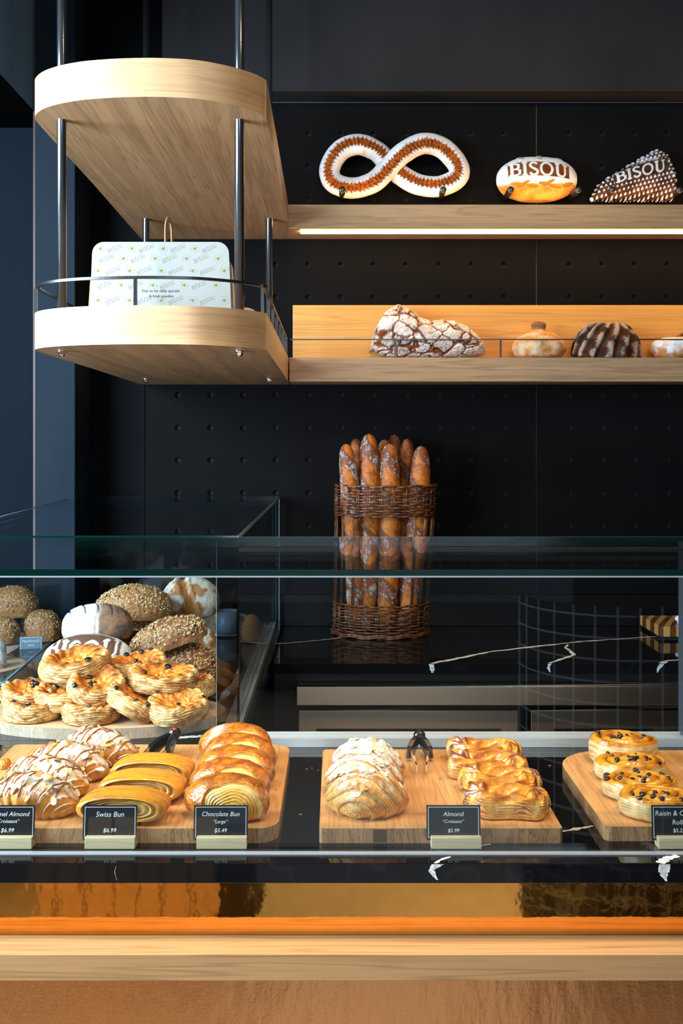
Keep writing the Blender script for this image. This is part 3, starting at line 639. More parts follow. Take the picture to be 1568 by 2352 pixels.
# chocolate buns: glossy domes with a laminated cut face turned to the front right
def choc(seed, nu=190, nv=150):
    V, U = grid(nv, nu); T = V*2-1; ph = U*2*math.pi       # axis along local X: left glossy end -> right cut face
    up = np.sin(ph); fr = np.cos(ph)
    r = np.where(T < 0, np.power(np.clip(1-np.abs(T)**2.6, 0, 1), .5), np.power(np.clip(1-np.abs(T)**3.2, 0, 1), .45))
    x = T*.072; R = .0385
    P = np.stack([x, fr*r*R*1.02, R*.84+up*r*R*(1-.10*np.maximum(-T, 0))-.006*T*T], -1); P[..., 2] = np.maximum(P[..., 2], .0006)
    S0 = P.copy()
    # distance from the centre of the cut face (front right, low)
    c = np.array([.022, -.042, .018]); d = np.linalg.norm((P-c)*np.array([.95, .9, 1.0]), axis=-1)+.0025*vn(P, 40, seed)
    face = 1-ss(d, .050, .0535); rim = np.exp(-((d-.0535)/.003)**2)
    lam = np.sin(d*1250+2*vn(P, 70, seed+1))
    N = nrm(P); wr = fbm(P, 95, 3, seed+3); F1, F2 = worley(P, 190, seed); crk = ss(F2-F1, .0, .25)
    P = P+N*((.0007*lam-.0022)*face+.0012*rim+(1-face)*(.0016*wr+.0006*crk))[..., None]
    n1 = fbm(P, 60, 4, seed+5); n2 = fbm(P, 220, 3, seed+6)
    C = cm(lin('d47a12'), lin('a24a08'), ss(wr+n1, -.3, .5)); C = cm(C, lin('dc8418'), ss(n2, .05, .6)*.6); C = cm(C, lin('8a4a1c'), ss(-S0[..., 0], .05, .072)*.3)
    fc = cm(lin('f2b648'), lin('cc7e14'), ss(lam+.6*n1, -.5, .8)); fc = cm(fc, lin('f4cc84'), ss(d, .037, .046)*(1-ss(d, .047, .050))*.9); fc = cm(fc, lin('a45c18'), ss(n2+n1, .55, .9)*.6)
    C = cm(C, fc, face); C = cm(C, lin('f0dca8'), (1-ss(P[..., 2]+.006*n1, .006, .020))*(1-face)*.8)
    return P, C
ch = [choc(201), choc(219)]
for i, (px, Y, k, rz, lab) in enumerate(((520, 1.700, 0, -.20, 'front chocolate bun behind its price card, cut face of pale curved layers'), (526, 1.780, 1, -.22, 'second chocolate bun from the front, right behind the foremost'),
        (541, 1.858, 0, -.25, 'middle chocolate bun of the row of five'), (548, 1.935, 1, -.28, 'fourth chocolate bun, one before the rearmost'), (540, 2.005, 0, -.1, 'rearmost chocolate bun, touching the dark post, with a floury patch'))):
    x, y = onb(px, Y); P, C = ch[k]
    if i == 4: C = cm(C, (.8, .7, .55), np.exp(-(((P[..., 0]+.03)/.012)**2+((P[..., 1]+.012)/.014)**2))*(P[..., 2] > .03))
    o = surf('chocolate_bun', P, C, SHINY, loc=(x, y, BT), rot=(0, 0, rz), flip=True); tag(o, lab, 'bun', 'chocolate buns on the left board')
# custard danishes: pleated pillow with a sunken custard pool
def danish(seed, nu=200):
    X, Y = stadium(nu, .072, .043, 2.7); ang = np.arctan2(Y/.043, X/.072); prof = []
    for s in np.linspace(.02, .92, 70): prof.append((s, None))
    for a in np.linspace(0, math.pi*.82, 22)[1:]: prof.append((.92+.08*math.sin(a), a))
    for s in np.linspace(.9, .05, 8): prof.append((s, 9))
    Z = []; S = []
    for s, a in prof:
        S.append(s)
        if a is None: Z.append(.016+.019*ss(np.array(s), .22, .66)-.004*ss(np.array(s), .72, .92))
        elif a == 9: Z.append(.001)
        else: Z.append(.016+.0155*math.cos(a))
    S = np.array(S)[:, None]+0*X[None]; Z = np.array([float(z) for z in Z])[:, None]+0*X[None]; A = ang[None]+0*S
    side = ss(np.abs(np.cos(A)), .55, .95); top = ss(Z, .004, .02)
    tw = A+2.2*S; pl = np.sin(tw*9+1.5*np.sin(A*2)); P = np.stack([X[None]*S*(1+.07*np.sin(A*3+seed)), Y[None]*S*(1-.16*np.sin(A)**2*np.cos(A*2+seed)**2+.05*np.sin(5*A+seed)), Z], -1)
    amp = ss(S, .30, .65)*top
    P[..., 2] += .0042*pl*amp+.007*side*amp*np.sin(A*2+seed)**2+.0045*vn(P, 28, seed)*amp; P[..., 2] = np.maximum(P[..., 2], .0006)
    N = nrm(P); edge = ss(S, .93, .99)*1.0; lay = np.sin(P[..., 2]*1500+2*vn(P, 60, seed+1)); P = P+N*(.0009*lay*edge*top+.0009*fbm(P, 110, 3, seed+2))[..., None]
    n1 = fbm(P, 60, 4, seed+3); n2 = fbm(P*np.array([1, 1, .5]), 180, 3, seed+4)
    C = cm(lin('e89a20'), lin('b8600c'), ss(pl*.5+n1, -.2, .6)); C = cm(C, lin('f8dc94'), ss(-pl*.6+n2, .25, .9)*.75*amp); C = cm(C, lin('7a3210'), ss(n1+.62*side+.3*pl, .55, .95)*amp)
    C = cm(C, lin('edc280'), edge*ss(lay+n2, -.2, .8)*.7*(1-ss(P[..., 2], .024, .032))); C = cm(C, lin('f0a820'), (1-ss(S, .30, .42)))
    return P, C
dn = [danish(301), danish(314), danish(329), danish(345)]
CUST = plain('yellow_custard', lin('f2ac1c'), .18, coat=.7)
for i, (px, Y, rz, lab) in enumerate(((1163, 1.716, -.16, 'front custard danish with a long browned fold, behind the almond croissant price card'), (1147, 1.815, -.16, 'custard danish second from the front, round yellow custard pool and raised right tip'),
        (1116, 1.905, -.12, 'custard danish third from the front, its left end browned and crackled'), (1115, 1.988, -.16, 'rearmost custard danish by the case rail, dark browned left corner'))):
    x, y = onb(px, Y); t = empty('custard_danish', (x, y, BT), rz, label=lab, cat='pastry', group='custard danishes on the middle board')
    P, C = dn[i]; surf('pastry', P, C, GLAZE, t, flip=False)
    m = MB(); m.lathe([(.021, 0), (.020, .003), (.014, .0058), (.006, .007), (.001, .0073)], (0, 0, .0165), 30); b = m.build('custard', CUST, t); b.scale = (1.2, .75, 1)
# raisin rolls: spiral discs
def spiral(seed, R=.066, H=.036, nu=220, turns=3.0, oval=.78):
    prof = [(s, 0) for s in np.linspace(.02, .9, 90)]+[(.9+.1*math.sin(a), a) for a in np.linspace(0, math.pi*.8, 20)[1:]]+[(s, 9) for s in np.linspace(.9, .05, 8)]
    S = np.array([p[0] for p in prof]); A_ = np.array([p[1] for p in prof]); Z = np.where(A_ == 9, .001, np.where(A_ == 0, H, H*.5+H*.5*np.cos(A_)))
    a = np.linspace(0, 2*math.pi, nu, endpoint=False); S = S[:, None]+0*a; Z = Z[:, None]+0*a; A = a[None]+0*S; top = ss(Z, H*.8, H*.95)
    g = (S*turns-A/(2*math.pi)+.06*vn(np.stack([np.cos(A)*S, np.sin(A)*S, S*0], -1), 3, seed)) % 1.0
    groove = np.exp(-((g-.5)/.09)**2); P = np.stack([R*S*np.cos(A)*(1+.03*np.sin(A*3+seed)), R*oval*S*np.sin(A), Z], -1)
    dome = np.sin(np.clip((g+.5) % 1.0, 0, 1)*math.pi)
    P[..., 2] += top*(.006*dome-.006+.003*vn(P, 35, seed)+.004*(1-S)); P[..., 2] = np.maximum(P[..., 2], .0006)
    N = nrm(P); lay = np.sin(P[..., 2]*1300+3*vn(P, 50, seed+1)); ed = ss(S, .93, .99)*(1-top); P = P+N*(.0008*lay*ed+.0012*fbm(P, 90, 3, seed+2))[..., None]
    n1 = fbm(P, 60, 4, seed+3); n2 = fbm(P, 200, 3, seed+4)
    C = cm(lin('e09018'), lin('a8560c'), ss(n1+.3*n2, -.1, .6)); C = cm(C, lin('f6d080'), ss(n2-.3*n1, .25, .8)*.5); C = cm(C, lin('54280e'), groove*top*.9)
    C = cm(C, cm(lin('ecd196'), lin('c98f4a'), ss(n1+.4*lay, -.2, .7)), ed*.9); return P, C
def blobmesh(name, r, mat, seed, sq=(1, .8, .7)):
    V, U = grid(10, 12); th = V*math.pi; ph = U*2*math.pi; P = np.stack([np.sin(th)*np.cos(ph), np.sin(th)*np.sin(ph), -np.cos(th)], -1)*r; P = P*(1+.2*vn(P, 1.6/r, seed))[..., None]*np.array(sq)
    return surf(name, P, np.zeros(P.shape), mat, link_it=False)
RAIS = [blobmesh('raisin', .0048, plain('raisin_skin', (.014, .006, .006), .28, coat=.4), s) for s in (1, 2)]
for i, (px, Y, H, rz, lab) in enumerate(((1513, 1.712, .036, .2, 'front raisin roll behind the raisin and custard price card'), (1470, 1.80, .032, 1.3, 'raisin roll second from the front, a row of plump raisins along its left edge'),
        (1447, 1.895, .036, 2.4, 'raisin roll third from the front with a clear brown spiral'), (1430, 1.99, .050, .6, 'rearmost raisin roll, tallest, with a browned hollow top'))):
    x, y = onb(px, Y); t = empty('raisin_roll', (x, y, BT), 0, label=lab, cat='pastry', group='raisin rolls on the right board')
    P, C = spiral(401+i*7, H=H); surf('roll', P, C, GLAZE, t); scatter_on(t, P, 15, 90+i, RAIS, 'raisin', 2, .6, (.7, 1.3), .3, .0005)
# savoury puff rings
def savoury(seed, R=.062, H=.036, nu=200):
    prof = [(s, 0) for s in np.linspace(.02, .86, 60)]+[(.86+.14*math.sin(a), a) for a in np.linspace(0, math.pi*.85, 34)[1:]]+[(s, 9) for s in np.linspace(.9, .05, 8)]
    S = np.array([p[0] for p in prof]); A_ = np.array([p[1] for p in prof]); top0 = H*.72+H*.28*ss(S, .30, .74)
    Z = np.where(A_ == 9, .001, np.where(A_ == 0, top0, H*.5+H*.5*np.cos(A_))); a = np.linspace(0, 2*math.pi, nu, endpoint=False)
    S = S[:, None]+0*a; Z = Z[:, None]+0*a; A = a[None]+0*S; P = np.stack([R*S*np.cos(A), R*S*.92*np.sin(A), Z], -1); S0 = P.copy()
    ro = ss(S, .45, .7); pl = np.sin(A*14+S*9+2*vn(S0, 25, seed)); P[..., 2] += ro*ss(Z, H*.6, H)*(.002*pl+.005*vn(S0, 22, seed+1))+(1-ro)*.011*fbm(S0, 60, 3, seed+2)
    P[..., :2] *= (1+.10*vn(S0, 16, seed+3)+.03*np.sin(2*A+seed))[..., None]; P[..., 2] = np.maximum(P[..., 2], .0006)
    ed = ss(S, .87, .95); sl = .25*np.sin(A*2+seed); lay = np.sin(P[..., 2]*1350+sl*26+4.5*vn(S0*np.array([.6, .6, 2]), 60, seed+4)); N = nrm(P); P = P+N*(.0013*lay*ed+.0010*fbm(S0, 130, 3, seed+5))[..., None]
    n1 = fbm(S0*np.array([1, 1, 2]), 55, 4, seed+6); n2 = fbm(S0, 210, 3, seed+7)
    C = cm(lin('e8c688'), lin('b87430'), ss(lay*.6+n1, -.2, .45)); C = cm(C, lin('6c380e'), ss(-lay*.6+n1+.3*n2, .35, .9)*.85)
    tp = cm(lin('d88428'), lin('964812'), ss(n1+.4*pl, -.3, .6)); tp = cm(tp, lin('5c2a10'), ss(n2+n1, .45, .9)); C = cm(C, tp, 1-ss(S, .74, .86))
    C = cm(C, cm(lin('dd7a20'), lin('f0c060'), ss(n2, -.1, .5)), 1-ss(S, .40, .52)); return P, C
sv = [savoury(501+i*11) for i in range(4)]
OLIVE = [blobmesh('olive', .0056, plain('black_olive', (.008, .009, .014), .15, coat=.6), 3, (1, 1, .6))]
CHOR = [blobmesh('chorizo_piece', .0075, plain('chorizo_red', lin('b8401a'), .3, coat=.4), 5, (1.2, .8, .6))]
pile = [(77, 1655, 2.31, 0, 0, 0), (210, 1662, 2.285, .0, 0, 1), (292, 1634, 2.29, -.10, .52, 2), (408, 1642, 2.29, .28, .05, 3), (438, 1606, 2.40, .0, -.26, 0),
        (67, 1614, 2.36, .12, .0, 1), (142, 1621, 2.33, .05, .02, 2), (330, 1612, 2.42, .1, .1, 3), (222, 1592, 2.33, .32, .08, 0), (373, 1578, 2.38, .05, 0, 1), (165, 1573, 2.42, 0, -.1, 2), (315, 1548, 2.48, .15, -.05, 3), (177, 1543, 2.40, .12, -.12, 0)]
labs = ['lowest savoury puff at the left rim of the oval board', 'pale savoury puff lying alone at the front middle rim of the oval board', 'savoury puff tipped steeply sideways, right of the front middle one', 'savoury puff at front right with a bright red chorizo piece on top',
        'savoury puff at the right end of the oval board, beside the dark post', 'upper left savoury puff with shredded browned cheese, touching the side glass', 'cream-coloured savoury puff on the second layer, left of centre', 'savoury puff mostly hidden in the heart of the pile',
        'savoury puff leaning toward the viewer in the pile centre, olives in its hollow', 'large savoury puff on the right shoulder of the pile', 'savoury puff directly under the topmost one', 'orange-topped savoury puff behind, in front of the seeded loaves', 'topmost savoury puff of the pile, olives standing on it']
for i, ((px, py, Y, rx, ry, k), lab) in enumerate(zip(pile, labs)):
    p = at(px, py, Y); sc = (135/(F/Y))/.128*(1.25 if i in (12, 9) else 1.0)
    t = empty('savoury_pastry', (p.x, p.y, max(p.z, BT+.0005)), 0, rx, ry, label=lab, cat='pastry', group='savoury puffs piled on the oval board'); t.rotation_euler.z = (i*.9) % 6 if rx == 0 and ry == 0 else 0
    P, C = sv[k]; surf('pastry', P, C, FOOD, t); t.scale = (sc, sc, 1.12)
    scatter_on(t, P[:70], 3+i % 3, 110+i, OLIVE, 'olive', 3, .5, (.8, 1.2), .3, .002)
    if i in (3, 6, 8): scatter_on(t, P[:40], 2 if i == 3 else 1, 140+i, CHOR, 'chorizo_piece', 3, .5, (1, 1.4), .2, .003)
# loose croissant crumb on the left board
x, y = onb(8, 1.95); P, C = croissant(77, L=.04, R=.010, nv=40, nu=30, sugar=-.3); o = surf('croissant_fragment', P, C, FOOD, loc=(x, y, BT), rot=(0, 0, .6)); tag(o, 'torn golden croissant scrap lying on the bare left end of the large board', 'crumb')
rnd = random.Random(4); cr = blobmesh('crumb', .0022, plain('crumb_gold', lin('b87428'), .7), 9)
for i, (px, py) in enumerate(((716, 1766), (704, 1768), (730, 1770), (180, 1735), (530, 1745), (1010, 1790), (633, 1815), (612, 1845), (1262, 1760), (690, 1872), (335, 1728))):
    on = px < 668 or 735 < px < 1240; h = .621 if on else .645; s = (py-1016)/h; o = link('pastry_crumb', cr, None, loc=((px-772)/s, F/s, CZ-h+.0012)); o.scale = (rnd.uniform(.5, 1.6), rnd.uniform(.5, 1.3), .7)
    tag(o, ['golden crumb on the black counter just left of the rearmost almond croissant', 'smallest crumb between the two big boards, furthest left of three', 'crumb touching the left edge of the middle board', 'crumb behind the rearmost caramel croissant on the left board', 'crumb on the dark counter behind the chocolate buns', 'crumb on the middle board beside the danish row', 'crumb right of the middle chocolate bun', 'crumb at the foot of the second chocolate bun', 'crumb on the black counter right of the danishes', 'crumb on the black counter between the boards, toward the front', 'crumb in front of the red-button tongs'][i], 'crumb', 'loose crumbs around the boards')
# ------------------------------------------------------------------ BISOU stroke lettering (for flour stencils and the printed box)
def arc(cx, cy, rx, ry, a0, a1, n=12): return [(cx+rx*math.cos(math.radians(a0+(a1-a0)*k/n)), cy+ry*math.sin(math.radians(a0+(a1-a0)*k/n))) for k in range(n+1)]
LET = {'B': [([(.15, 0), (.15, 1)], .11), ([(.0, 1), (.35, 1)]+arc(.35, .76, .24, .24, 90, -90)+[(.15, .52)], .055), ([(.35, .52)]+arc(.38, .26, .30, .26, 90, -90)+[(.0, 0)], .055), ([(.60, .9), (.60, .62)], .09), ([(.68, .38), (.68, .14)], .09)], 'I': [([(.2, 0), (.2, 1)], .11), ([(.06, 0), (.34, 0)], .05), ([(.06, 1), (.34, 1)], .05)],
       'S': [(arc(.32, .74, .24, .25, 40, 190, 10)+[(.2, .58), (.45, .42)]+arc(.32, .26, .26, .26, 20, -150, 10), .085)], 'O': [(arc(.45, .5, .40, .49, 0, 360, 24), .075)],
       'U': [([(.14, 1), (.14, .35)]+arc(.42, .32, .28, .31, 180, 270, 6), .10), (arc(.42, .32, .28, .31, 270, 360, 6)+[(.70, 1)], .055), ([(.02, 1), (.26, 1)], .05), ([(.58, 1), (.82, 1)], .05)]}
WID = {'B': .84, 'I': .50, 'S': .78, 'O': 1.08, 'U': .9}
def text_dist(u, v, s='BISOU'):
    """signed-ish coverage of the word in a box 0..W by 0..1"""
    out = np.zeros(u.shape); x0 = 0
    for chh in s:
        for pl, wd in LET[chh]:
            for (ax, ay), (bx, by) in zip(pl[:-1], pl[1:]):
                ax2, bx2 = ax+x0, bx+x0; dx, dy = bx2-ax2, by-ay; l = dx*dx+dy*dy+1e-9; t = np.clip(((u-ax2)*dx+(v-ay)*dy)/l, 0, 1)
                d = np.hypot(u-ax2-t*dx, v-ay-t*dy); out = np.maximum(out, 1-ss(d, wd*.75, wd*.75+.05))
        x0 += WID[chh]
    return out
TW = sum(WID.values())
def word_mesh(m, s, x0, z0, h, y, rot=0, wscale=1, mi=0):
    xx = 0; c, sn = math.cos(rot), math.sin(rot)
    for chh in s:
        for pl, wd in LET[chh]:
            for (ax, ay), (bx, by) in zip(pl[:-1], pl[1:]):
                a = Vector(((ax+xx)*h, ay*h)); b = Vector(((bx+xx)*h, by*h)); d = (b-a); n = Vector((-d.y, d.x)).normalized()*wd*h*.5*wscale; e = d.normalized()*wd*h*.2
                q = [a-e+n, a-e-n, b+e-n, b+e+n]; m.add([(x0+p.x*c-p.y*sn, y, z0+p.x*sn+p.y*c) for p in q], [(0, 1, 2, 3)], mi)
        xx += WID[chh]
# ------------------------------------------------------------------ loaves
CRUST = lin('a87040'); CR2 = lin('6e3d1c'); TAN = lin('c4925e')
def loaf(seed, a, b, c, nv=110, nu=150, p=2.3, kind='flour', flour=.3, seed_amt=.0, flat=.35, extra=None, dark=0.0):
    """front of the loaf faces -y; poles along x"""
    V, U = grid(nv, nu); th = V*math.pi; ph = U*2*math.pi; X = -np.cos(th); R = np.power(np.clip(np.sin(th), 0, 1), .86)
    P = np.stack([a*X, b*R*np.cos(ph), c*R*np.sin(ph)], -1); P[..., 2] = np.where(P[..., 2] < -flat*c, -flat*c+.12*(P[..., 2]+flat*c), P[..., 2]); P[..., 2] += flat*c*1.09
    S0 = P.copy(); N = nrm(P); n0 = fbm(S0, 14, 3, seed); n1 = fbm(S0, 40, 4, seed+1); n2 = fbm(S0, 180, 3, seed+2); n3 = fbm(S0, 420, 2, seed+8)
    disp = .006*n0+.0012*n2; up = N[..., 2]
    C = cm(CRUST, CR2, ss(n1+dark, -.3, .6)); C = cm(C, TAN, ss(-up, -.1, .7)*.7)
    if kind == 'flour': C = cm(C, FLOUR, ss(up*.6+.5*n1+.3*n2+flour, .1, .55)*.9)
    if kind == 'crack':
        F1, F2 = worley(S0+.01*np.stack([n1, n0, n2], -1), 22, seed); w_ = F2-F1; F1b, F2b = worley(S0+.004*np.stack([n2, n1, n0], -1), 70, seed+5); w2 = F2b-F1b
        gap = 1-ss(w_+.12*n1, .04, .14); gap2 = (1-ss(w2, .02, .07))*.8; big = 1-ss(np.abs(n0+.1*n1-.05), .02, .09); g = np.clip(np.maximum(gap*ss(n0+.3, -.2, .2), np.maximum(gap2*.7, big)), 0, 1)
        C = cm(cm(lin('d8c2b0'), lin('c4a890'), ss(n1, -.3, .5)), cm(lin('8a4a20'), lin('5c2c12'), ss(n2, -.3, .4)), g); disp = disp-.005*g
    if kind == 'seed': 
        F1, F2 = worley(S0, 135, seed); oat = ss(up*.8+.5*n1+seed_amt, .1, .45)*(1-ss(F1, .30, .42)); disp = disp+.0022*oat
        C = cm(C, cm(lin('c9a268'), lin('8f7040'), ss(n3, -.3, .4)), oat*.9)
    if kind == 'ear':
        e = np.abs(S0[..., 0]*.9+S0[..., 2]*.35-.2*a+.008*n1); gp = (1-ss(e, .004, .014))*ss(up, -.4, .2); disp = disp-.008*gp+.004*np.exp(-((e-.018)/.005)**2)
        C = cm(cm(CRUST, lin('7a4a34'), ss(n1, -.2, .5)), lin('cfc8b8'), ss(n1+.4*n0+flour, -.05, .2)*.9); C = cm(C, lin('8a5422'), gp)
    if extra: disp, C = extra(S0, N, disp, C, n1, n2)
    P = P+N*disp[..., None]; P[..., 2] -= P[..., 2].min(); return P, C, N
def put_loaf(name, lab, cat, px, pyb, Y, wpx, hpx, seed, kind='flour', rz=0, rx=0, ry=0, group=None, mat=None, depth=.8, seeds=0, **kw):
    s = F/Y; a = wpx/s/2; H = hpx/s; c = H/1.38
    P, C, N = loaf(seed, a, a*depth, c, kind=kind, **kw); p = at(px, pyb, Y)
    if seeds:
        t = empty(name, p, rz, rx, ry, lab, cat, group); surf('loaf', P, C, mat or FOOD, t, flip=True)
        rnd = random.Random(seed); m = MB(); nv, nu = P.shape[:2]; k = 0
        while k < seeds:
            i, j = rnd.randrange(8, nv-8), rnd.randrange(nu); n = -Vector(N[i, j]) if False else Vector(N[i, j])
            if n.z < rnd.uniform(-.3, .5): continue
            q = Vector(P[i, j]); u = n.orthogonal().normalized(); u = (Matrix.Rotation(rnd.uniform(0, 6.28), 3, n) @ u); v = n.cross(u); L = rnd.uniform(.0028, .0058); Wd = L*.55; tl = rnd.uniform(0, .6)
            e = u*math.cos(tl)+n*math.sin(tl); b = q+n*.0006
            m.add([b-e*L*.3, b+v*Wd, b+e*L+n*.0008, b-v*Wd, b+n*.0016+e*L*.3], [(0, 1, 4), (1, 2, 4), (2, 3, 4), (3, 0, 4)], 0 if rnd.random() < .75 else (1 if rnd.random() < .6 else 2)); k += 1
        tag(m.build('seed_topping', [OAT, PUMP, DRIED], t), kind='stuff'); return t
    return tag(surf(name, P, C, mat or DUST, flip=True, loc=p, rot=(rx, ry, rz)), lab, cat, group)
OAT = plain('rolled_oat', lin('d8b888'), .7); PUMP = plain('pumpkin_seed', lin('6e6440'), .5); DRIED = plain('dried_berry', (.02, .008, .02), .3)
G = 'big loaves stacked in the corner case'
def petals(S0, N, disp, C, n1, n2):
    cut = np.abs(np.sin(S0[..., 0]*85+S0[..., 1]*30)); g = (1-ss(cut, .1, .3))*ss(N[..., 2], .5, .8)*ss(-S0[..., 1], -.03, .0); br = ss(S0[..., 0]+.01*n1, .004, .02)
    C = cm(C, FLOUR, ss(-S0[..., 0]+.02*n1, -.01, .02)*ss(N[..., 2]+.4*n1, -.5, .1)); C = cm(C, lin('4a3a2c'), g*(1-br)); C = cm(C, cm(lin('8a5a30'), lin('3c2010'), ss(n1, -.2, .4)), br*.9); return disp-.003*g-.004*np.exp(-((S0[..., 0]-.01)/.004)**2), C
put_loaf('round_loaf', 'rounded loaf, white flour with dark petal slashes at left and bare brown crust at right', 'bread', 224, 1468, 2.68, 160, 80, 601, 'flour', flour=.5, extra=petals, group=G, depth=.7)
put_loaf('seeded_loaf', 'oat-crusted golden loaf at the top middle of the stack in the corner case', 'bread', 308, 1424, 2.86, 172, 74, 611, 'seed', group=G, seeds=1100, depth=.7, seed_amt=.2, dark=-.6)
put_loaf('country_loaf', 'large crusty loaf with white flour patches and a deep split, upper right of the stack', 'bread', 438, 1417, 2.98, 130, 88, 621, 'ear', flour=.1, group=G, depth=.8)
put_loaf('seeded_loaf', 'long dark seeded loaf lying aslant across the middle of the stack', 'bread', 395, 1489, 2.66, 184, 66, 631, 'seed', ry=-.33, group=G, seeds=800, depth=.45, dark=.4, seed_amt=.2)
def script(S0, N, disp, C, n1, n2):
    m_ = text_dist((S0[..., 0]+.098)/.045, (S0[..., 2]-.040)/.034+(0)); fr = ss(-N[..., 1], -.2, .2)
    band = ss(S0[..., 2]+.003*n1, .036, .040)*(1-ss(np.abs(S0[..., 0]), .085, .092)); C = cm(C, FLOUR, .85); C = cm(C, lin('6a4a38'), band*fr); C = cm(C, (.8, .8, .8), m_*band*fr); return disp-.001*band, C
put_loaf('stencilled_loaf', 'white-floured loaf stencilled with BISOU lettering, just behind the topmost savoury puff', 'bread', 203, 1540, 2.60, 205, 78, 641, 'flour', extra=script, group=G, depth=.55)
put_loaf('seeded_loaf', 'dark seeded loaf at the lower right of the stack, against the dark post', 'bread', 424, 1563, 2.68, 152, 80, 651, 'seed', group=G, seeds=800, dark=.5, seed_amt=.3, depth=.7)
put_loaf('seeded_loaf', 'seeded loaf squeezed in the middle between the petal loaf and the aslant one', 'bread', 320, 1476, 2.90, 130, 60, 661, 'seed', group=G, seeds=350, dark=.3, seed_amt=.1)
def brownscript(S0, N, disp, C, n1, n2):
    m_ = text_dist((S0[..., 0]+.055)/.025, (S0[..., 2]-.02)/.022); C = cm(cm(lin('4a2814'), lin('2c160a'), ss(n1, -.2, .4)), lin('c8905a'), m_*ss(-N[..., 1], 0, .3)); return disp, C
put_loaf('stencilled_loaf', 'small dark brown loaf with flour lettering deep in the middle of the stack', 'bread', 305, 1518, 2.80, 130, 62, 671, 'flour', extra=brownscript, group=G, depth=.6)
put_loaf('floured_loaf', 'white floured loaf peeking out at the right below the country loaf', 'bread', 457, 1462, 3.02, 84, 60, 681, 'ear', flour=.5, group=G)
put_loaf('floured_loaf', 'reddish loaf with white flour streaks tucked at the right edge of the stack', 'bread', 466, 1506, 2.86, 66, 60, 691, 'ear', flour=.1, group=G)
put_loaf('country_loaf', 'broken crusty loaf end glimpsed between the dark post and the side rail', 'bread', 578, 1470, 3.32, 46, 60, 695, 'x', depth=1.2, dark=-.6)
G2 = 'loaves standing in for reflections in the outer glass'  # solid loaves placed where the outer glass would mirror the bread
put_loaf('seeded_loaf', 'pale seeded loaf imitating a reflection, on top at far left, cut by the picture edge', 'bread', 28, 1420, 3.38, 120, 68, 701, 'seed', group=G2, seeds=500, seed_amt=.3, dark=-.9, flour=.2)
put_loaf('seeded_loaf', 'seeded loaf imitating a reflection, on the small round board beside the two small cards', 'bread', 98, 1470, 3.34, 84, 66, 711, 'seed', group=G2, seeds=400, seed_amt=.3, dark=-.9, depth=1.0)
put_loaf('seeded_loaf', 'seeded loaf imitating a reflection, below the topmost one at the far left picture edge', 'bread', 8, 1480, 3.28, 76, 62, 721, 'seed', group=G2, seeds=300, seed_amt=.3, dark=-.9, depth=.9)
put_loaf('floured_loaf', 'floured roll imitating a reflection, on the round board at the left picture edge', 'bread', -8, 1540, 2.93, 44, 50, 731, 'flour', group=G2, flour=.3, depth=1)
put_loaf('floured_loaf', 'upper floured roll imitating a reflection, leaning behind another at the left picture edge', 'bread', -6, 1507, 3.02, 40, 42, 741, 'flour', group=G2, flour=.4, depth=1)
# ------------------------------------------------------------------ display breads on the upper wall shelf
# figure-eight bread
n = 520; tt = np.linspace(0, 2*math.pi, n, endpoint=False); s = F/3.69
ctrl = [(893, 384), (925, 352), (970, 330), (1015, 340), (1050, 378), (1050, 408), (1010, 428), (960, 424), (920, 402), (893, 380), (868, 350), (825, 332), (782, 346), (757, 388), (768, 420), (810, 432), (858, 418)]
zof = [0, .02, .012, 0, 0, 0, 0, -.008, -.02, -.03, -.02, 0, 0, 0, 0, 0, .012]
cp = []
for (px, py), zo in zip(ctrl, zof): p = at(px, py, 3.69-zo); cp.append((p.x, p.y, p.z))
cur = spline(cp, 24, closed=True); K = len(cur); nu = 72; P = np.zeros((K, nu, 3)); C0 = np.zeros((K, nu, 3))
for i, p in enumerate(cur):
    t_ = (cur[(i+1) % K]-cur[i-1]).normalized(); yv = Vector((0, -1, 0)); sd = t_.cross(yv).normalized()
    for k in range(nu): th = 2*math.pi*k/nu; P[i, k] = p+yv*(math.cos(th)*.033)+sd*(math.sin(th)*.0375)
TH = np.linspace(0, 2*math.pi, nu, endpoint=False)[None]+0*P[..., 0]; IK = (np.arange(K)/K)[:, None]+0*TH; off = ((TH+math.pi) % (2*math.pi))-math.pi
zig = .42+.26*(((IK*92) % 1.0)-.5)+.08*vn(P, 90, 7); band = 1-ss(np.abs(off-.15), zig, zig+.05)
N = P-np.array([tuple(p) for p in cur])[:, None]; N /= np.linalg.norm(N, axis=-1, keepdims=True); n1 = fbm(P, 40, 4, 5); n2 = fbm(P, 190, 3, 6); sc = np.abs(((IK*92) % 1.0)-.5)*2
disp = -.008*band+.007*band*sc+.003*np.exp(-((np.abs(off-.15)-zig-.05)/.06)**2)+.0015*n1
C = cm(cm(FLOUR, lin('d8a46c'), ss(n1+.3*n2+.25*np.abs(off)-.35, .15, .6)*.75), cm(lin('b05f16'), lin('6e2e0a'), ss(n2+.6*sc, -.1, .7)), band)
P = P+N*disp[..., None]
o = surf('infinity_loaf', P, C, DUST, cap=False, closev=True); tag(o, 'figure-eight shaped loaf dusted with flour propped on two pegs, top wall shelf', 'bread')
PEG = plain('gunmetal', (.10, .09, .08), .28, .85)
def peg(x, z, lab):
    m = MB(); m.tube([(x, 3.612, z), (x, 3.614, z), (x, YW-.004, z)], [.0095, .0112, .0112], 20); o = m.build('wall_peg', PEG); 
    tag(o, lab, 'peg', 'metal pegs in the top wall panel')
zr = CZ+.892
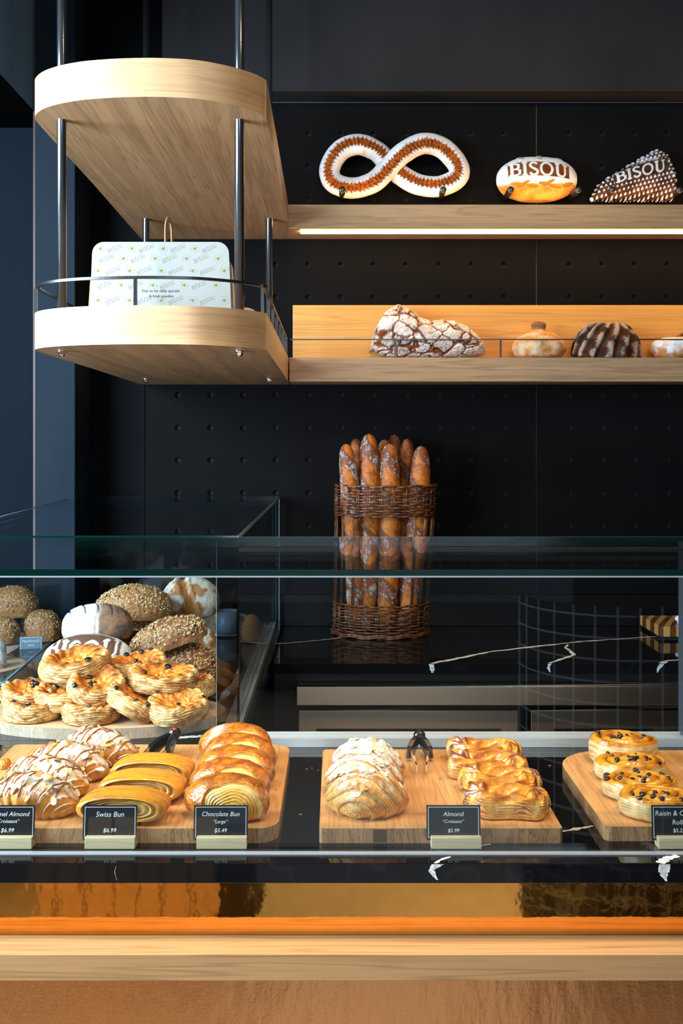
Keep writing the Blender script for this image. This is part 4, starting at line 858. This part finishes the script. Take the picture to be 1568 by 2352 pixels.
for px, lab in ((785, 'metal peg under the left loop of the figure-eight loaf'), (1007, 'metal peg under the right loop of the figure-eight loaf'), (1155, 'metal peg at the left end of the oval BISOU loaf'), (1303, 'metal peg at the right end of the oval BISOU loaf'), (1378, 'metal peg at the left end of the dark wedge-shaped loaf'), (1526, 'metal peg at the right end of the dark wedge-shaped loaf')):
    peg((px-772)/622, zr, lab)
# oval BISOU loaf
def bisou_oval(S0, N, disp, C, n1, n2):
    x, z = S0[..., 0], S0[..., 2]; fr = ss(-N[..., 1], -.35, 0); top = .140-1.1*x*x-.03*x; bot = .084-.35*x*x-.03*x
    C = cm(cm(lin('d8953c'), lin('b87020'), ss(n1, -.3, .5)), FLOUR, ss(z+.01*n1-.045-.06*np.abs(x), .0, .02)*(1-ss(n2, .4, .8)*.5))
    band = ss(z-bot+.001*n1, 0, .002)*(1-ss(z-top+.001*n1, 0, .002))*(1-ss(np.abs(x), .109, .111))*fr
    C = cm(C, cm(lin('8a4c1c'), lin('683010'), ss(n1, -.2, .5)), band); m_ = text_dist((x+.104)/.0505, (z-(bot+.003))/(top-bot-.006)); C = cm(C, (.85, .82, .75), m_*band)
    lf = 0
    for cx, cz, an in ((-.055, .058, .45), (-.025, .052, -.1), (-.078, .058, -.1), (.035, .062, .5), (.06, .050, -.1), (.02, .058, -.1), (.105, .058, .3)):
        u = (x-cx)*math.cos(an)+(z-cz)*math.sin(an); v = -(x-cx)*math.sin(an)+(z-cz)*math.cos(an); lf = np.maximum(lf, 1-ss((u/.024)**2+(v/.0062)**2, .7, 1.1))
    C = cm(C, lin('bf7a1c'), lf*fr); tear = ss(np.sin(x*90+1)*.5+n1*.3, .3, .45)*ss(z, .145, .150)
    C = cm(C, lin('9a6a40'), tear*.7); return disp*.5-.003*lf*fr-.0012*band+.003*tear, C
P, C, N = loaf(801, .146, .055, .0845, nv=330, nu=300, extra=bisou_oval, flat=.93, kind='x')
o = surf('stencilled_loaf', P, C, DUST, flip=True, loc=at(1233, 463, 3.69), rot=(-.06, 0, 0)); tag(o, 'oval white-floured loaf with a brown BISOU stencil band between two pegs', 'bread')
# dark wedge loaf with scaly spikes
def wedge(nv=300, nu=260, seed=811):
    V, U = grid(nv, nu); X = V*2-1; ph = U*2*math.pi; prof = np.interp(X, [-1, -.8, -.4, 0, .4, .62, .8, .93, 1], [0, .030, .052, .070, .090, .098, .088, .055, 0]); R = prof
    P = np.stack([.148*X, .056*np.minimum(1, R/.06)*np.cos(ph), R*.98*(1+np.sin(ph))/1.0*.93], -1); P[..., 2] += .010*(1-X)*0; S0 = P.copy(); N = nrm(P)
    x, z = S0[..., 0], S0[..., 2]; n1 = fbm(S0, 40, 4, seed); n2 = fbm(S0, 200, 3, seed+1); an = .24; zl = z-an*(x)-.02
    fr = ss(N[..., 1], .0, .35) if N[0, 0, 0] > 9 else ss(-S0[..., 1], -.01, .01)
    b0, b1 = .040, .092; band = ss(zl-b0+.001*n1, 0, .002)*(1-ss(zl-b1, 0, .002))*ss(x, -.074, -.072)*(1-ss(x, .112, .114))*fr
    row = zl/.0145; k = np.floor(row); cell = ((x/.0145)+.5*(k % 2)) % 1.0; fz = row-k; sp = (1-np.abs(cell-.5)*2)*(1-fz); spike = ss(sp, .12, .7)*(1-band)
    C = cm(cm(lin('3c241a'), lin('5c3a28'), ss(n1, -.3, .4)), FLOUR, ss(spike+.5*n1+ss(z, .02, .14)*.5, .40, .85)*.85*(1-band)); C = cm(C, cm(lin('4a2c1c'), lin('341c10'), ss(n1, -.2, .4)), band)
    m_ = text_dist((x+.068)/.046*1.09, (zl-b0-.006)/.040); C = cm(C, (.78, .72, .66), m_*band); disp = .0075*spike+.001*n1; P = P+N*(disp*(1 if True else 0))[..., None]; return P, C, N
P, C, N = wedge()
ctr = P.mean((0, 1)); 
if ((P-ctr)*N).sum() < 0:  # normals point inwards: mirror the spikes outwards
    P = P-2*N*0
o = surf('stencilled_loaf', P, C, DUST, flip=True, loc=at(1452, 459, 3.69), rot=(-.06, 0, 0)); tag(o, 'dark wedge-shaped loaf covered in flour-tipped spikes with a BISOU stencil band', 'bread')
# ------------------------------------------------------------------ lower wall shelf
YL = 3.665; sl = F/YL; zL = CZ+.2963
# cracked bear-like loaf
def big_crack():
    V, U = grid(190, 190); X = V*2-1; ph = U*2*math.pi
    top = np.interp(X, [-1, -.93, -.75, -.52, -.35, -.15, .05, .25, .45, .7, .9, 1], [.05, .13, .178, .200, .190, .156, .138, .146, .140, .122, .092, .055]); hgt = top*.5
    ed = np.power(np.clip(1-np.abs(X)**5, 0, 1), .5); P = np.stack([.208*X, .085*ed*np.cos(ph), hgt*(1+np.sin(ph)*ed*.98)], -1); S0 = P.copy(); N = nrm(P)
    n0 = fbm(S0, 9, 3, 33); n1 = fbm(S0, 40, 4, 34); n2 = fbm(S0, 170, 3, 35); Q = S0+.010*np.stack([n1, n0, n2], -1); F1, F2 = worley(Q, 17, 36); G1, G2 = worley(Q, 48, 37)
    big = 1-ss(np.abs(n0+.06*n1), .02, .075); g = np.maximum(np.maximum((1-ss(F2-F1, .03, .12)), .55*(1-ss(G2-G1, .01, .06))), big)
    C = cm(cm(lin('eadfd4'), lin('d0b8a4'), ss(n1, -.3, .5)), cm(lin('9a5020'), lin('5a2a10'), ss(n2+n1, -.4, .4)), g); P = P+N*(-.006*g+.003*n1+.001*n2)[..., None]; P[..., 2] -= P[..., 2].min(); return P, C
P, C = big_crack(); o = surf('cracked_loaf', P, C, DUST, flip=True, loc=((982-772)/sl, YL, zL)); tag(o, 'largest loaf on the lower wall shelf, white crackled crust over reddish-brown bread, humped at left', 'bread')
# pumpkin-shaped loaf with a topknot
def topknot():
    V, U = grid(130, 150); prof = np.array([(0, 0), (.6, .0), (.88, .12), (1.0, .34), (.97, .55), (.82, .74), (.55, .88), (.33, .96), (.25, 1.02), (.25, 1.12), (.28, 1.2), (.24, 1.28), (.13, 1.33), (.0, 1.34)]); f = np.linspace(0, len(prof)-1, 130); r = np.interp(f, range(len(prof)), prof[:, 0]); z = np.interp(f, range(len(prof)), prof[:, 1])
    for _ in range(3): r[1:-1] = (r[:-2]+r[1:-1]*2+r[2:])/4; z[1:-1] = (z[:-2]+z[1:-1]*2+z[2:])/4
    a = U*2*math.pi; Z = z[:, None]+0*a; Rr = r[:, None]*(1+.03*np.cos(a*7)*(Z < .95)); P = np.stack([Rr*.097*np.cos(a), Rr*.085*np.sin(a), Z*.102], -1); S0 = P.copy(); N = nrm(P); n1 = fbm(S0, 40, 4, 61); n2 = fbm(S0, 200, 3, 62)
    C = cm(lin('c98c4c'), lin('d8bc98'), ss(n1, -.3, .4)); C = cm(C, lin('a05c24'), ss(-n1+.2*n2, .25, .6)*.7); C = cm(C, lin('6a4630'), ss(Z, .98, 1.1)*.75)
    return P+N*(.004*n1+.001*n2)[..., None], C
P, C = topknot(); o = surf('topknot_loaf', P, C, DUST, loc=((1237-772)/sl, YL, zL), flip=False); tag(o, 'tan pumpkin-shaped loaf with a brown knob on top, lower wall shelf', 'bread')
# dark pinwheel loaf
def pinwheel():
    V, U = grid(150, 220); f = V; a = U*2*math.pi; r = np.sin(f*math.pi*.5)**.8; z = np.cos(f*math.pi*.5); ctr_ = 1
    P = np.stack([.112*r*np.cos(a), .095*r*np.sin(a), .125*np.power(np.clip(z, 0, 1), .8)], -1); S0 = P.copy(); N = nrm(P); k = (a*14/(2*math.pi)+1.6*f+.12*vn(S0, 20, 71)) % 1.0
    bl = ss(k, .0, .75)*(1-ss(k, .86, .98)); n1 = fbm(S0, 45, 4, 72); n2 = fbm(S0, 190, 3, 73); am = ss(f, .04, .3)
    C = cm(cm(lin('3a1e12'), lin('5a3420'), ss(n1, -.3, .4)), lin('b8a490'), ss(bl+.9*n1+.3*n2, .62, 1.15)*.75*am); P = P+N*((.014*bl*am)+.001*n1)[..., None]; P[..., 2] = np.maximum(P[..., 2], 0); return P, C
P, C = pinwheel()
if P[0, 0, 2] < P[-1, 0, 2]: pass
o = surf('pinwheel_loaf', P, C, DUST, loc=((1392-772)/sl, YL, zL), flip=True); tag(o, 'round dark loaf with pinwheel blades dusted in flour, lower wall shelf', 'bread')
# ring loaf with a stencilled strap at the right edge
def ringloaf():
    V, U = grid(160, 70); a = V*2*math.pi; b = U*2*math.pi; R0, r0 = .082, .038; P = np.stack([(R0+r0*np.cos(b))*np.cos(a), (R0*.75+r0*np.cos(b))*np.sin(a), r0+r0*.95*np.sin(b)], -1); P = P[:-1]; S0 = P.copy(); n1 = fbm(S0, 40, 4, 81); N = nrm(P)
    return P+N*(.003*n1)[..., None], cm(lin('b87a44'), FLOUR, ss(n1+N[..., 2]*.5, -.4, .4)*.9)
t = empty('ring_loaf', ((1570-772)/sl, YL, zL), label='ring-shaped floured loaf crossed by a lettered dough strap, cut by the right picture edge', cat='bread')
P, C = ringloaf(); surf('ring', P, C, DUST, t, cap=False, closev=True)
m = MB(); pts = [(-.085+.17*k/12, .0+.018*math.cos((k-6)/6*1.2), .030+.060*math.sin(math.pi*k/12)) for k in range(13)]
V = []; 
for x_, y_, z_ in pts: V += [(x_, -.045, z_), (x_, .045, z_), (x_, -.045, z_+.006), (x_, .045, z_+.006)]
m.add(V, [f for i in range(12) for f in ((4*i, 4*i+1, 4*i+5, 4*i+4), (4*i+2, 4*i+6, 4*i+7, 4*i+3), (4*i, 4*i+4, 4*i+6, 4*i+2), (4*i+1, 4*i+3, 4*i+7, 4*i+5))], 0, True); st = m.build('strap', plain('brown_strap_crust', lin('9a5a28'), .6), t)
m = MB(); word_mesh(m, 'BISOU', -.062, .0, .034, 0); m.v = [(v[0], -.030+v[2]*.9*1.4, .0372+.060*math.sin(math.pi*min(1, max(0, (v[0]+.085)/.17)))) for v in m.v]; m.build('flour_lettering', plain('flour_white', (.8, .78, .74), .9), t)
# ------------------------------------------------------------------ baguettes in a wicker basket
WICK = NT('wicker'); wn = WICK.n('TexNoise', {'Vector': WICK.obj(), 'Scale': 60, 'Detail': 3}); WICK = WICK.pbr(col=WICK.ramp(wn, [(.3, lin('3a1e12')), (.7, lin('744428'))]).outputs[0], rough=.32, coat=.3, nor=WICK.bump(wn, .2, .001))
BX, BY = .155, 3.603
t = empty('wicker_basket', (BX, BY, BC), label='tall brown open-sided wicker basket holding baguettes on the back counter', cat='basket')
def cen(z): return (.018*z/.5, 0)
def rad(z): return (.165+.010*z/.5, .124+.006*z/.5)
def ring(m, z, r, amp=.003, nst=26, par=0, wav=0, dr=0):
    pts = []; cx, cy = cen(z); rx, ry = rad(z)
    for k in range(nst*5):
        a = 2*math.pi*k/(nst*5); o = amp*math.sin(a*nst/2+par*math.pi)+dr; pts.append((cx+(rx+o)*math.cos(a), cy+(ry+o)*math.sin(a), z+wav*math.sin(a*nst/2+par)))
    m.tube(pts, r, 6, closed=True)
def band(name, zs, stakes):
    m = MB()
    for i, z in enumerate(zs):
        ring(m, z, .0030, amp=.0042, par=i % 2, wav=.0010)
    for k in range(26):
        a = 2*math.pi*k/26
        for da in (-.02, .02):
            z0, z1 = stakes; P_ = []
            for z in (z0, z1): cx, cy = cen(z); rx, ry = rad(z); P_.append((cx+rx*math.cos(a+da), cy+ry*math.sin(a+da), z))
            m.tube(P_, .0024, 6)
    return m.build(name, WICK, t)
band('lower_band', [.022+.0098*k for k in range(9)], (.004, .112)); band('upper_band', [.428+.0098*k for k in range(9)], (.420, .518))
m = MB()
for z, n_, r in ((.006, 22, .0042), (.012, 22, .0036)):
    for ph in (0, 1, 2): ring(m, z, r, .004, n_, ph*.67, .003, .003)
m.build('base_rim', WICK, t)
m = MB()
for ph in (0, 1, 2): ring(m, .521, .0034, .0035, 24, ph*.67, .003)
for ph in (0, 1): ring(m, .420, .003, .003, 24, ph, .002); ring(m, .112, .003, .003, 24, ph, .002)
m.build('braided_rim', WICK, t)
for k, a in enumerate([math.radians(d) for d in (183, 196, 212, 232, 306, 322, 340, 356, 20, 60, 120, 160)]):
    m = MB()
    for da in (-.022, .022):
        P_ = []
        for z in (.105, .43): cx, cy = cen(z); rx, ry = rad(z); P_.append((cx+rx*math.cos(a+da), cy+ry*math.sin(a+da), z))
        m.tube(P_, .0028, 6)
    m.build('stake', WICK, t)
m = MB(); m.prism([(.158*math.cos(2*math.pi*k/40), .118*math.sin(2*math.pi*k/40)) for k in range(40)], .0005, .006); m.build('base', WICK, t)
def baguette(seed, L, R=.032, nv=150, nu=70, dark=0.0, flour=.1, bend=.01):
    V, U = grid(nv, nu); z = V*L; off = ((U*2*math.pi+math.pi) % (2*math.pi))-math.pi     # off=0 faces the viewer
    e = np.power(np.clip(1-np.abs(V*2-1)**11, 0, 1), .5)*(1-.13*np.abs(V*2-1)**2); S0 = np.stack([np.sin(off)*R, -np.cos(off)*R, z], -1)
    w_ = (z/.150+off*.22+.05*vn(S0, 30, seed)+seed*.13) % 1.0; sc = ss(w_, .12, .20)*(1-ss(w_, .70, .80))*(1-ss(np.abs(off-.1-.5*(w_-.5)), .75, 1.1)); rim = np.exp(-((w_-.15)/.035)**2)*(1-ss(np.abs(off), 1.0, 1.4))
    n1 = fbm(S0, 45, 4, seed+1); n2 = fbm(S0, 230, 3, seed+2); r = R*e*(1-.05*sc+.06*rim+.05*n1); P = np.stack([np.sin(off)*r+bend*np.sin(V*3), -np.cos(off)*r, z], -1)
    P = P+nrm(P)*(0*r)[..., None]
    C = cm(lin('7c3c14'), lin('4e220c'), ss(n1+dark, -.3, .6)); C = cm(C, (.72, .69, .64), ss(n1*.8+.8*n2+flour*.5, .05, .75)*(1-sc)*.8); C = cm(C, cm(lin('c87018'), lin('8a4412'), ss(n2+n1+dark, -.3, .6)), sc*.95); C = cm(C, lin('4a1e0c'), rim*.6)
    return P, C
bg = [(793, 1019, 815, 3.545, .36, 'leftmost baguette of the basket, leaning left, smooth orange side'), (815, 1007, 842, 3.64, -.4, 'thin reddish baguette behind and right of the leftmost one'), (846, 996, 838, 3.565, .42, 'tallest floury baguette left of centre in the basket'),
      (882, 1009, 868, 3.655, .5, 'greyish baguette in the back middle of the basket'), (904, 998, 905, 3.665, -.4, 'browned baguette tip rising behind the central front one'), (893, 1019, 885, 3.535, .1, 'front centre baguette with a long golden score'),
      (934, 1007, 920, 3.63, -.5, 'dark smooth baguette right of centre, sparsely floured'), (967, 1024, 930, 3.55, .12, 'rightmost baguette of the basket with a broad golden score'), (876, 1040, 880, 3.60, -.3, 'short dark baguette hidden between the others')]
for i, (tx, ty, bx, Y, fl, lab) in enumerate(bg):
    top = at(tx, ty, Y); yb = BY+(Y-BY)*.75; bot = Vector(((bx-772)*yb/F, yb, BC+.010)); d = top-bot; P, C = baguette(900+i*3, d.length, .037 if i in (2, 5, 7) else .033, dark=.3 if i in (1, 4, 6) else 0, flour=fl)
    o = surf('baguette', P, C, FOOD, loc=bot, flip=True); o.rotation_mode = 'XYZ'; q = Vector((0, 0, 1)).rotation_difference(d.normalized()); o.rotation_euler = q.to_euler(); tag(o, lab, 'bread', 'baguettes standing in the wicker basket')

# ------------------------------------------------------------------ price cards on wooden holders
_tc = {}
def text_me(s, shear=0.0):
    if (s, shear) in _tc: return _tc[(s, shear)]
    c = bpy.data.curves.new('txt', 'FONT'); c.body = s; c.align_x = 'CENTER'; c.shear = shear; c.resolution_u = 3; o = bpy.data.objects.new('txt', c); COL.objects.link(o)
    dg = bpy.context.evaluated_depsgraph_get(); me = bpy.data.meshes.new_from_object(o.evaluated_get(dg)); bpy.data.objects.remove(o); me.materials.clear(); _tc[(s, shear)] = me; return me
def put_text(s, parent, width, x, y, z, mat=WHITE, shear=.22, name='lettering', mirror=1):
    me = text_me(s, shear).copy(); xs = [v.co.x for v in me.vertices]; w0 = max(xs)-min(xs); mid = (max(xs)+min(xs))/2; k = width/w0
    for v in me.vertices: v.co = ((v.co.x-mid)*k*mirror, v.co.y*k, 0)
    return link(name, me, mat, parent, (x, y, z), (math.pi/2, 0, 0))
def price_card(px, pyt, lines, lab, bx=0.003):
    Y = 1.636; s = F/Y; x = (px+62.5-772)/s; t = empty('price_card', (x, Y, CT+.0002), label=lab, cat='price card', group='price cards along the front glass')
    c = empty('card', (0, 0, 0)); c.parent = t; bpy.data.objects.remove(c)
    m = MB(); m.box(-.0432, .0432, 0, .0008, 0, .0545); card = m.build('card', CARD, t, loc=(0, .0, .009), rot=(-.10, 0, 0))
    m = MB()
    for a in ((-.0405, .0405, .0510, .0518), (-.0405, -.0397, .004, .0518), (.0397, .0405, .004, .0518), (-.0405, .0405, .004, .0048)): m.box(a[0], a[1], -.0002, 0, a[2], a[3])
    m.build('border', WHITE, card)
    for s_, wd, z, sh in lines: put_text(s_, card, wd, 0, -.0003, z, shear=sh)
    m = MB(); m.box(-.0398, .0398, -.013, -.001, 0, .0178); m.box(-.0398, .0398, .0012, .009, 0, .0178); m.box(-.0398, .0398, -.0011, .0013, 0, .006)
    m.build('wooden_holder', BLOCK, t, bevel=.0007, loc=(bx, 0, 0))
price_card(-46, 1851, [('Caramel Almond', .070, .0375, .22), ('“Croissant”', .038, .0270, .22), ('$6.99', .021, .0125, .22)], 'Caramel Almond Croissant price card cut by the left picture edge')
price_card(189, 1853, [('Swiss Bun', .045, .0365, .22), ('$6.99', .021, .0125, .22)], 'Swiss Bun price card in a pale wooden holder')
price_card(444, 1853, [('Chocolate Bun', .060, .0375, .22), ('“Large”', .023, .0265, .22), ('$5.49', .020, .0125, .22)], 'Chocolate Bun price card in a pale wooden holder')
price_card(979, 1856, [('Almond', .033, .0375, .12), ('“Croissant”', .034, .0270, .22), ('$5.99', .0185, .0125, .22)], 'Almond Croissant price card in front of the square-cornered board')
price_card(1497, 1856, [('Raisin & Custard', .074, .0385, .1), ('Rolls', .020, .0245, .1), ('$5.25', .0185, .0125, .1)], 'Raisin and Custard Rolls price card cut by the right picture edge')
# small solid cards with reversed text, imitating their reflection in the outer glass
GC = plain('blueish_card', (.16, .24, .30), .3)
for i, (px, pyt, Y, wpx, lab) in enumerate(((71, 1462, 3.20, 50, 'nearer small pale blue card with mirrored writing, imitating a reflection in the outer glass'), (84, 1450, 3.36, 46, 'farther small pale blue card imitating a reflection, standing just behind the nearer one'))):
    s = F/Y; W = wpx/s; p = at(px, pyt, Y); t = empty('reflection_card', (p.x, Y, .9302), rz=.18, label=lab, cat='price card', group='small cards imitating a reflection in the outer glass'); H = p.z-.9302
    m = MB(); m.box(-W/2, W/2, 0, .001, .008, H); cd = m.build('card', GC, t); m = MB(); m.box(-W/2+.003, W/2-.003, -.0004, 0, H-.004, H-.003); m.box(-W/2+.003, -W/2+.004, -.0004, 0, .02, H-.003); m.box(W/2-.004, W/2-.003, -.0004, 0, .02, H-.003); m.build('border', WHITE, cd)
    put_text('Sourdough', cd, W*.75, 0, -.0005, H-.017, shear=.2, mirror=-1); put_text('Loaf', cd, W*.28, 0, -.0005, H-.030, shear=.2, mirror=-1)
    m = MB(); m.box(-W*.45, W*.45, -.008, .010, 0, .019); m.build('wooden_holder', BLOCK, t, bevel=.0006)

# ------------------------------------------------------------------ tongs
def tongs(H, G_, T, lab, red=False):
    t = empty('tongs', H, label=lab, cat='tongs'); H = Vector(H)
    m = MB(); c = Vector((0, 0, 0)); m.tube([c+Vector((0, .010, .003)), c+Vector((0, .004, .005)), c+Vector((0, -.008, .004))], [.009, .0125, .011], 16); m.build('hinge_cap', BLACKP, t)
    if red: m = MB(); m.tube([c+Vector((-.003, -.004, .0145)), c+Vector((.005, -.004, .0145))], [.004, .004], 10); m.build('red_button', plain('red_plastic', (.5, .01, .01), .3), t)
    for g, ti in zip(G_, T):
        g = Vector(g)-H; ti = Vector(ti)-H; arm = MB(); pts = [Vector((g.x*.25, -.004, .001)), g*.55+Vector((g.x*.12, 0, .002)), g, g+(ti-g)*.12]
        L = []; 
        for i, p in enumerate(pts):
            hw = (.0065, .0075, .0072, .004)[i]; hh = (.008, .011, .012, .008)[i]; L += [p+Vector((-hw, 0, -hh)), p+Vector((hw, 0, -hh)), p+Vector((hw*.7, 0, hh)), p+Vector((-hw*.7, 0, hh))]
        arm.add(L, [(4*i+k, 4*i+(k+1) % 4, 4*i+4+(k+1) % 4, 4*i+4+k) for i in range(3) for k in range(4)]+[(3, 2, 1, 0), (12, 13, 14, 15)]); ar = arm.build('handle_arm', BLACKP, t, bevel=.0015)
        b = MB(); L = []
        for f in (0, .3, .6, .85, 1.0):
            p = g+(ti-g)*f+Vector((0, 0, .004*math.sin(f*3))); hh = .010-.003*f; L += [p+Vector((-.0012, 0, -hh)), p+Vector((.0012, 0, -hh)), p+Vector((.0012, 0, hh)), p+Vector((-.0012, 0, hh))]
        b.add(L, [(4*i+k, 4*i+(k+1) % 4, 4*i+4+(k+1) % 4, 4*i+4+k) for i in range(4) for k in range(4)]+[(3, 2, 1, 0), (16, 17, 18, 19)]); b.build('steel_blade', CHROME, t)
tongs((.167, 2.055, BT+.026), [(.143, 1.995, BT+.017), (.182, 1.995, BT+.017)], [(.150, 1.915, BT+.010), (.168, 1.915, BT+.010)], 'black-handled serving tongs lying between the almond croissants and the custard danishes')
tongs((-.325, 2.06, BT+.030), [(-.362, 2.00, BT+.019), (-.327, 1.985, BT+.018)], [(-.375, 1.94, BT+.010), (-.338, 1.93, BT+.010)], 'black-handled serving tongs with a red button behind the Swiss buns', True)

# ------------------------------------------------------------------ mug on the corner counter
t = empty('mug', (-.366, 3.44, CT+.0002), label='slate grey mug with saucer seen through the smoked panel beside the loaves', cat='mug')
SL = plain('slate_ceramic', (.20, .26, .31), .35); m = MB(); m.lathe([(.030, .006), (.040, .008), (.041, .03), (.041, .080), (.0385, .080), (.0375, .012)], (0, 0, 0), 36); m.build('cup', SL, t)
m = MB(); m.tube([(.040, 0, .066), (.056, 0, .066), (.066, 0, .050), (.062, 0, .034), (.050, 0, .026), (.040, 0, .024)], .0042, 10); m.build('handle', SL, t)
m = MB(); m.lathe([(.03, 0), (.058, .003), (.068, .008), (.067, .0095), (.045, .0055), (.02, .0058)], (0, 0, 0), 40); m.build('saucer', plain('pale_saucer', (.22, .26, .30), .3), t)
# striped wooden block on the back counter
t = empty('cutting_board', (1.10, 3.48, BC+.0002), label='striped walnut and maple cutting board with a bright knob on the back counter', cat='cutting board')
S_ = NT('striped_wood'); wv = S_.n('TexWave', {'Vector': S_.obj((1, .7, .7), (0, 0, .6)), 'Scale': 9, 'Distortion': 1.2}, bands_direction='X'); S_ = S_.pbr(col=S_.ramp(wv.outputs['Fac'], [(.45, lin('6a3818')), (.55, lin('c99a58'))]).outputs[0], rough=.35)
m = MB(); m.box(0, .5, 0, .23, .010, .045); m.build('wood_block', S_, t, bevel=.002)
m = MB(); m.box(.01, .49, .01, .22, 0, .010); m.build('black_base', BLACKP, t)
m = MB(); m.lathe([(.004, 0), (.004, .006), (.010, .009), (.012, .016), (.009, .023), (.002, .026)], (.085, .07, .045), 24); m.build('knob', plain('white_knob', (.85, .88, .92), .1), t)
# ------------------------------------------------------------------ flat-packed pastry cartons on the hanging shelf
CART = plain('cream_carton', lin('9c9c92'), .55); KRAFT = plain('kraft_card', lin('a8805c'), .7); GOLDP = plain('gold_print', lin('8c6c18'), .5); OLIV = plain('pale_khaki_print', lin('847d66'), .6); RINGP = plain('ring_print', lin('8e948e'), .6); INK = plain('dark_ink', lin('30302c'), .6)
def panel_pts(wb, wt, h, r=.03, n=8):
    out = [(-wb/2, 0), (wb/2, 0)]
    for k in range(n+1): a = math.pi/2*k/n; out.append((wt/2-r+r*math.cos(a), h-r+r*math.sin(a)))
    for k in range(n+1): a = math.pi/2+math.pi/2*k/n; out.append((-wt/2+r+r*math.cos(a), h-r+r*math.sin(a)))
    return out
def upright(m, pts, y0, y1):
    n = len(pts); A = [(x, y0, z) for x, z in pts]; B = [(x, y1, z) for x, z in pts]; m.add(A+B, [tuple(range(n)), tuple(range(2*n-1, n-1, -1))]+[(i, n+i, n+(i+1) % n, (i+1) % n) for i in range(n)])
Yb = 2.62; s = F/Yb; t = empty('pastry_carton', ((368.5-772)/s, Yb, CZ+.2963), label='cream pastry carton printed with BISOU and gold hearts standing on the lower hanging shelf', cat='carton')
m = MB(); upright(m, panel_pts(.365, .350, .2165), 0, .0022); pn = m.build('front_panel', CART, t)
for k, (dw, dh, dx) in enumerate(((.012, -.030, .004), (.018, -.062, .001), (.010, -.05, .006))):
    m = MB(); upright(m, panel_pts(.365+dw, .350+dw, .2165+dh, .045), .006+.004*k, .0085+.004*k); m.build('kraft_panel', KRAFT, t, loc=(dx, 0, 0))
m = MB(); o_ = [(-.030, -.004)]+[(.030*-math.cos(math.pi*k/16), .030+.040*math.sin(math.pi*k/16)) for k in range(17)]+[(.030, -.004)]; i_ = [(.017, -.004)]+[(.017*math.cos(math.pi*k/16), .030+.026*math.sin(math.pi*k/16)) for k in range(17)]+[(-.017, -.004)]
n_ = len(o_); A = [(x, 0, z) for x, z in o_+i_[::-1]]; B = [(x, .003, z) for x, z in o_+i_[::-1]]
m.add(A+B, [(i, i+1, n_+i+1, n_+i) for i in range(n_-1)]+[(2*n_+i, 3*n_+i, 3*n_+i+1, 2*n_+i+1) for i in range(n_-1)]+[(i, 2*n_+i, 2*n_+i+1, i+1) for i in range(n_-1)]+[(n_+i, n_+i+1, 3*n_+i+1, 3*n_+i) for i in range(n_-1)])
m.build('handle', KRAFT, t, loc=(.018, .030, .2165), rot=(0, 0, 1.38))
pm = {'w': MB(), 'h': MB(), 'r': MB()}
def inside(x, z): return abs(x) < .170 and 0.006 < z < .2125 and not (z > .185 and abs(x) > .158)
for r_, (py, kind) in enumerate(((571, 'h'), (594, 'w'), (622, 'h'), (655, 'w'), (690, 'h'), (723, 'w'))):
    for k in range(-1, 11):
        px = 230-5*(r_ >= 2)+36.2*k+(0 if kind == 'h' else 17-0); heart = (k % 2 == 0) == (kind == 'h'); x = (px-368.5)/s; z = CZ+(1016-py)/s-(CZ+.2963)
        if heart and inside(x, z):
            hp = [(.0045*math.sin(a)**3*1.0, (.0040*math.cos(a)-.0015*math.cos(2*a)-.0006*math.cos(3*a))) for a in [2*math.pi*q/18 for q in range(18)]]
            pm['h'].add([(x+p[0]*.94-p[1]*.3, -.0003, z+p[1]*.94+p[0]*.3) for p in hp], [tuple(range(18))])
            rr = [(x+R_*math.cos(a), -.0003, z+R_*math.sin(a)) for R_ in (.0100, .0094) for a in [2*math.pi*q/20 for q in range(20)]]; pm['r'].add(rr, [(q, (q+1) % 20, 20+(q+1) % 20, 20+q) for q in range(20)])
        elif not heart and abs(x) < .150 and inside(x, z) and not (.02 < z < .055 and -.05 < x < .06): word_mesh(pm['w'], 'BISOU', x-.019, z-.012, .0098, -.0003, .42)
al = MB()
for i_m, k_m in enumerate('whr'):
    q_ = pm[k_m]; b_ = len(al.v); al.v += q_.v; al.f += [[b_+i for i in f] for f in q_.f]; al.mi += [i_m]*len(q_.f); al.sm += q_.sm
al.build('printed_pattern', [OLIV, GOLDP, RINGP], pn)
z1 = (1016-671)/s-.2963; put_text('Visit us for daily specials', pn, .098, 0, -.0005, z1, INK, 0); put_text('& fresh goodies', pn, .062, .002, -.0005, z1-.0135, INK, 0)
t2 = empty('pastry_carton', ((552-772)*2.95/F, 2.95, CZ+.2963), label='brown back of a flat carton peeking out behind the front right rod', cat='carton')
m = MB(); upright(m, panel_pts(.145, .12, .092, .045), 0, .0025); m.build('front_panel', KRAFT, t2)
m = MB(); upright(m, panel_pts(.135, .11, .082, .045), .006, .0085); m.build('kraft_panel', KRAFT, t2)
